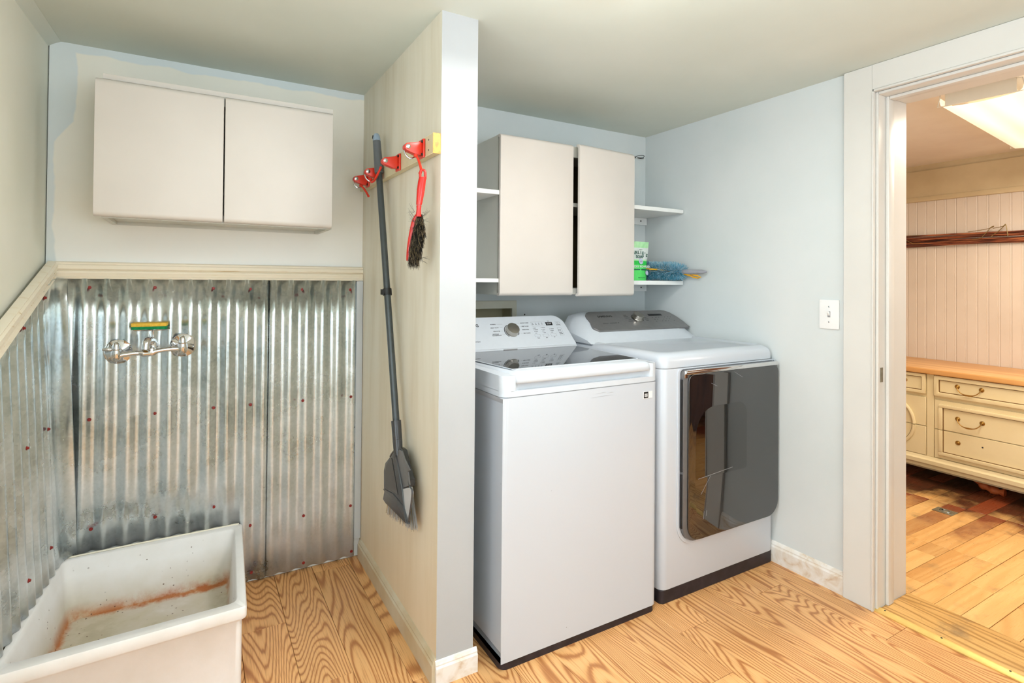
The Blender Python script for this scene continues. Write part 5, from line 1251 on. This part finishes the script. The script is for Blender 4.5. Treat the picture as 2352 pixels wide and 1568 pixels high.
# ================================================================ NEXT ROOM
def fixture():
    ang = math.radians(6.2); ca_, sa_ = math.cos(ang), math.sin(ang); o = Vector((2.708, 0.952, 0))
    T = lambda lx, ly, z: Vector((o.x+lx*ca_-ly*sa_, o.y+lx*sa_+ly*ca_, z))
    r = thing('fluorescent_light', 'lit fluorescent ceiling fixture in the room through the doorway', 'light fixture', (3.28, 1.0, 1.98))
    zc = ZC+0.01
    bm = nb(); hexa(bm, [T(0.006, -0.085, 2.03), T(1.15, -0.085, 2.03), T(1.15, 0.085, 2.03), T(0.006, 0.085, 2.03)], [T(0.006, -0.085, zc-0.001), T(1.15, -0.085, zc-0.001), T(1.15, 0.085, zc-0.001), T(0.006, 0.085, zc-0.001)]); part('housing', bm, M['fix_white'], r, smooth=False)
    for lx in (0, 1.152):
        bm = nb(); hexa(bm, [T(lx-0.004, -0.112, 1.982), T(lx+0.004, -0.112, 1.982), T(lx+0.004, 0.112, 1.982), T(lx-0.004, 0.112, 1.982)], [T(lx-0.004, -0.112, 2.044), T(lx+0.004, -0.112, 2.044), T(lx+0.004, 0.112, 2.044), T(lx-0.004, 0.112, 2.044)]); bevel(bm, 0.001, 1); part('end_plate', bm, M['fix_white'], r)
        for s in (-1, 1):
            bm = nb(); tube(bm, [T(lx, s*0.112, 2.036), T(lx, s*0.128, 2.034), T(lx, s*0.138, 1.984), T(lx, s*0.112, 1.984)], 0.0022, 6); part('wire_clip', bm, M['fix_white'], r)
    # wrap-around diffuser
    prof = [(-0.135, 2.020), (-0.130, 1.992), (-0.118, 1.980), (-0.06, 1.974), (0, 1.972), (0.06, 1.974), (0.118, 1.980), (0.130, 1.992), (0.135, 2.020)]
    bm = nb(); A = [bm.verts.new(Vector((0.006, y, z))) for y, z in prof]; B = [bm.verts.new(Vector((1.146, y, z))) for y, z in prof]
    A2 = [bm.verts.new(Vector((0.006, y*0.98, z+0.003))) for y, z in prof]; B2 = [bm.verts.new(Vector((1.146, y*0.98, z+0.003))) for y, z in prof]
    for i in range(len(prof)-1):
        bm.faces.new((A[i], A[i+1], B[i+1], B[i])); bm.faces.new((A2[i+1], A2[i], B2[i], B2[i+1])); bm.faces.new((A[i+1], A[i], A2[i], A2[i+1])); bm.faces.new((B[i], B[i+1], B2[i+1], B2[i]))
    bmesh.ops.recalc_face_normals(bm, faces=bm.faces)
    me = bpy.data.meshes.new('diffuser'); bm.to_mesh(me); bm.free(); me.materials.append(M['diffuser'])
    me.polygons.foreach_set('use_smooth', [True]*len(me.polygons))
    df = bpy.data.objects.new('diffuser', me); COL.objects.link(df); df.parent = r
    df.location = Vector((o.x, o.y, 0))-r.location; df.rotation_euler = (0, 0, ang)
fixture()

def reeds():
    r = thing('reed_bundle', 'bundle of brown willow rods hung along the beadboard wall', 'rod bundle', (4.45, 1.4, 1.50))
    for i, (z, x) in enumerate(((1.513, 4.462), (1.528, 4.452), (1.543, 4.462), (1.556, 4.450), (1.569, 4.462), (1.580, 4.455), (1.536, 4.468), (1.520, 4.442), (1.563, 4.441))):
        bm = nb(); pts = []
        for k in range(13):
            y = 0.42+1.95*k/12; pts.append((x+0.002*math.sin(k*1.7+i), y, z+0.0035*math.sin(k*1.1+i*2.1)))
        tube(bm, pts, [0.0075-0.001*((i+k) % 3) for k in range(13)], 7); part('rod', bm, M['reed'], r); rebase(r.children[-1])
    for pth in ([(2.03, 1.592), (1.985, 1.588), (1.90, 1.586)], [(2.03, 1.585), (1.96, 1.54), (1.935, 1.528), (1.90, 1.528)], [(1.62, 1.590), (1.55, 1.597), (1.50, 1.606), (1.485, 1.617), (1.50, 1.610), (1.53, 1.57), (1.56, 1.542), (1.60, 1.54)],
                [(1.49, 1.603), (1.44, 1.612), (1.425, 1.622), (1.415, 1.55)], [(1.425, 1.622), (1.46, 1.585), (1.50, 1.55)]):
        bm = nb(); tube(bm, smooth_path([(4.432, y, z) for y, z in pth], 4), 0.0022, 6); part('wire_tie', bm, M['wire'], r)
reeds()

def dresser():
    xf = 3.96; xb = XN1-0.022; ya, yb = 0.30, 2.17
    r = thing('dresser', 'antiqued cream dresser with wooden top in the next room', 'dresser', (4.2, 1.24, 0))
    bm = nb(); box(bm, xf+0.004, xb, ya, yb, 0.17, 0.682); part('carcass', bm, M['dresser'], r, smooth=False)
    bm = nb(); box(bm, xf-0.03, xb+0.02, ya-0.03, yb+0.03, 0.684, 0.716); bevel(bm, 0.006, 3); part('top', bm, M['dresser_top'], r, label='honey coloured wooden top')
    prof = [(xf+0.03, 0.101), (xf-0.010, 0.101), (xf-0.014, 0.118), (xf-0.022, 0.128), (xf-0.022, 0.150), (xf-0.012, 0.158), (xf-0.006, 0.172), (xf+0.03, 0.172)]
    bm = nb(); extr(bm, [(x, ya-0.005, z) for x, z in prof], (0, yb-ya+0.01, 0)); part('base_moulding', bm, M['dresser'], r, angle=25)
    bm = nb(); box(bm, xf+0.05, xf+0.065, ya+0.02, yb-0.02, 0.075, 0.101); part('apron', bm, M['board'], r, smooth=False)
    def front(y0, y1, z0, z1, name='drawer'):
        bm = nb(); box(bm, xf-0.006, xf+0.003, y0+0.002, y1-0.002, z0+0.002, z1-0.002); bevel(bm, 0.0015, 1); return part(name, bm, M['dresser'], r)
    def mould(par, y0, y1, z0, z1, wd=0.022, split=None):
        bm = nb()
        o_ = [(xf-0.006, y0, z0), (xf-0.006, y1, z0), (xf-0.006, y1, z1), (xf-0.006, y0, z1)]; i_ = [(xf-0.006, y0+wd, z0+wd), (xf-0.006, y1-wd, z0+wd), (xf-0.006, y1-wd, z1-wd), (xf-0.006, y0+wd, z1-wd)]
        ringx(bm, o_, i_, (-0.012, 0, 0)); bevel(bm, 0.005, 2, 50); part('moulding', bm, M['dresser'], par)
        bm = nb(); w2 = wd+0.004
        ringx(bm, [(xf-0.0062, y0+wd-0.001, z0+wd-0.001), (xf-0.0062, y1-wd+0.001, z0+wd-0.001), (xf-0.0062, y1-wd+0.001, z1-wd+0.001), (xf-0.0062, y0+wd-0.001, z1-wd+0.001)],
              [(xf-0.0062, y0+w2, z0+w2), (xf-0.0062, y1-w2, z0+w2), (xf-0.0062, y1-w2, z1-w2), (xf-0.0062, y0+w2, z1-w2)], (-0.0008, 0, 0)); part('glaze_line', bm, M['glaze'], par, smooth=False)
    def rosette(par, y, z):
        bm = nb(); lathe(bm, [(0.013, 0), (0.013, 0.002), (0.0095, 0.004), (0.008, 0.003), (0.005, 0.006), (0, 0.007)], (xf-0.0062, y, z), (-1, 0, 0), 18); part('rosette', bm, M['brass'], par)
    def pull(par, y0, y1, z):
        for y in (y0, y1):
            rosette(par, y, z)
        pts = smooth_path([(xf-0.013, y0, z), (xf-0.022, y0+(y1-y0)*0.08, z-0.020), (xf-0.026, y0+(y1-y0)*0.25, z-0.036), (xf-0.027, (y0+y1)/2, z-0.041), (xf-0.026, y0+(y1-y0)*0.75, z-0.036), (xf-0.022, y0+(y1-y0)*0.92, z-0.020), (xf-0.013, y1, z)], 4)
        rad = [0.0026+0.0022*math.exp(-((i-12)/2.2)**2) for i in range(len(pts))]
        bm = nb(); tube(bm, pts, rad, 8); part('handle', bm, M['brass'], par)
    # narrow column on the left, split by the jamb
    d = front(1.659, 2.110, 0.555, 0.682); mould(d, 1.661, 2.108, 0.557, 0.680, 0.020); rosette(d, 1.776, 0.627); rosette(d, 1.994, 0.627)
    yc, zc_, R0 = 1.885, 0.352, 0.160
    for z0, z1 in ((0.355, 0.536), (0.173, 0.354)):
        d = front(1.659, 2.110, z0, z1)
        up_ = z0 > 0.3
        bm = nb(); pts = []
        for k in range(25):
            a = PI*k/24 if up_ else PI+PI*k/24
            pts.append((xf-0.010, yc+math.cos(a)*R0, (0.357 if up_ else 0.351)+math.sin(a)*(R0-0.004)))
        tube(bm, pts, 0.010, 8); part('round_moulding', bm, M['dresser'], d)
        bm = nb(); tube(bm, [(p[0]+0.003, yc+(p[1]-yc)*0.93, zc_+(p[2]-zc_)*0.93) for p in pts], 0.0018, 5); part('glaze_line', bm, M['glaze'], d)
    # wide column
    for (w0, w1) in ((0.870, 1.617),):
        d = front(w0, w1, 0.553, 0.682); mould(d, w0+0.002, w1-0.002, 0.555, 0.680, 0.024); pull(d, 1.381, 1.498, 0.628); pull(d, 0.99, 1.107, 0.628)
        d = front(w0, w1, 0.352, 0.533)
        bm = nb(); box(bm, xf-0.018, xf-0.006, w0+0.026, w1-0.026, 0.488, 0.508); box(bm, xf-0.018, xf-0.006, w1-0.046, w1-0.026, 0.3525, 0.488); box(bm, xf-0.018, xf-0.006, w0+0.026, w0+0.046, 0.3525, 0.488); bevel(bm, 0.004, 2, 50); part('moulding', bm, M['dresser'], d)
        bm = nb(); box(bm, xf-0.0072, xf-0.0061, w0+0.046, w1-0.046, 0.484, 0.488); box(bm, xf-0.0072, xf-0.0061, w1-0.050, w1-0.046, 0.3525, 0.486); part('glaze_line', bm, M['glaze'], d, smooth=False)
        pull(d, 1.378, 1.496, 0.436); pull(d, 0.99, 1.108, 0.436)
        d = front(w0, w1, 0.175, 0.351)
        bm = nb(); box(bm, xf-0.018, xf-0.006, w0+0.026, w1-0.026, 0.197, 0.217); box(bm, xf-0.018, xf-0.006, w1-0.046, w1-0.026, 0.217, 0.3505); box(bm, xf-0.018, xf-0.006, w0+0.026, w0+0.046, 0.217, 0.3505); bevel(bm, 0.004, 2, 50); part('moulding', bm, M['dresser'], d)
        bm = nb(); box(bm, xf-0.0072, xf-0.0061, w0+0.046, w1-0.046, 0.217, 0.221); box(bm, xf-0.0072, xf-0.0061, w1-0.050, w1-0.046, 0.219, 0.3505); part('glaze_line', bm, M['glaze'], d, smooth=False)
        rosette(d, 1.495, 0.293)
        bm = nb(); lathe(bm, [(0.0045, 0), (0.0045, 0.0006), (0, 0.0006)], (xf-0.0062, 1.377, 0.297), (-1, 0, 0), 10); part('screw_hole', bm, M['ink_black'], d)
    d = front(0.37, 0.83, 0.553, 0.682); mould(d, 0.372, 0.828, 0.555, 0.680, 0.020)
    d = front(0.37, 0.83, 0.175, 0.533); mould(d, 0.372, 0.828, 0.177, 0.531, 0.024)
    # gap shadows between the fronts are real: stiles sit proud beside them
    for y0, y1 in ((1.619, 1.657), (2.112, 2.168), (0.832, 0.868), (0.302, 0.368)):
        bm = nb(); box(bm, xf-0.0035, xf+0.004, y0, y1, 0.173, 0.682); bevel(bm, 0.001, 1); part('stile', bm, M['dresser'], r)
    # carved feet
    for y in (1.40, 0.55, 2.06):
        bm = nb(); pts = smooth_path([(4.12, y+0.085, 0.098), (4.115, y+0.05, 0.050), (4.11, y+0.015, 0.030), (4.108, y-0.03, 0.022), (4.11, y-0.075, 0.022)], 5)
        tube(bm, pts, [0.014+0.012*abs(math.sin(i*0.55)) for i in range(len(pts))], 10); box(bm, 4.10, 4.12, y+0.02, y+0.07, 0.06, 0.17); part('foot', bm, M['foot'], r, label='orange brown carved foot')
    for y in (0.36, 2.1):
        bm = nb(); box(bm, 4.38, 4.43, y-0.025, y+0.025, 0.004, 0.17); part('rear_foot', bm, M['foot'], r, smooth=False)
dresser()

# flush ring pull in the floor hatch
fp = thing('floor_ring_pull', 'small flush metal ring pull set in the plank floor hatch', 'ring pull', (3.545, 1.40, 0.004))
bm = nb(); box(bm, 3.508, 3.582, 1.352, 1.446, 0.0045, 0.0065); bevel(bm, 0.0008, 1); part('plate', bm, M['pull_plate'], fp)
bm = nb(); tube(bm, [(3.545+0.016*math.cos(2*PI*k/20), 1.395+0.026*math.sin(2*PI*k/20), 0.0080) for k in range(20)], 0.0026, 7, closed=True); part('ring', bm, M['steel'], fp)
bm = nb(); box(bm, 3.538, 3.552, 1.408, 1.422, 0.0064, 0.012); part('ring_staple', bm, M['dark_metal'], fp, smooth=False)

build_texts()
for o in bpy.data.objects:
    if '_o' in o: del o['_o']
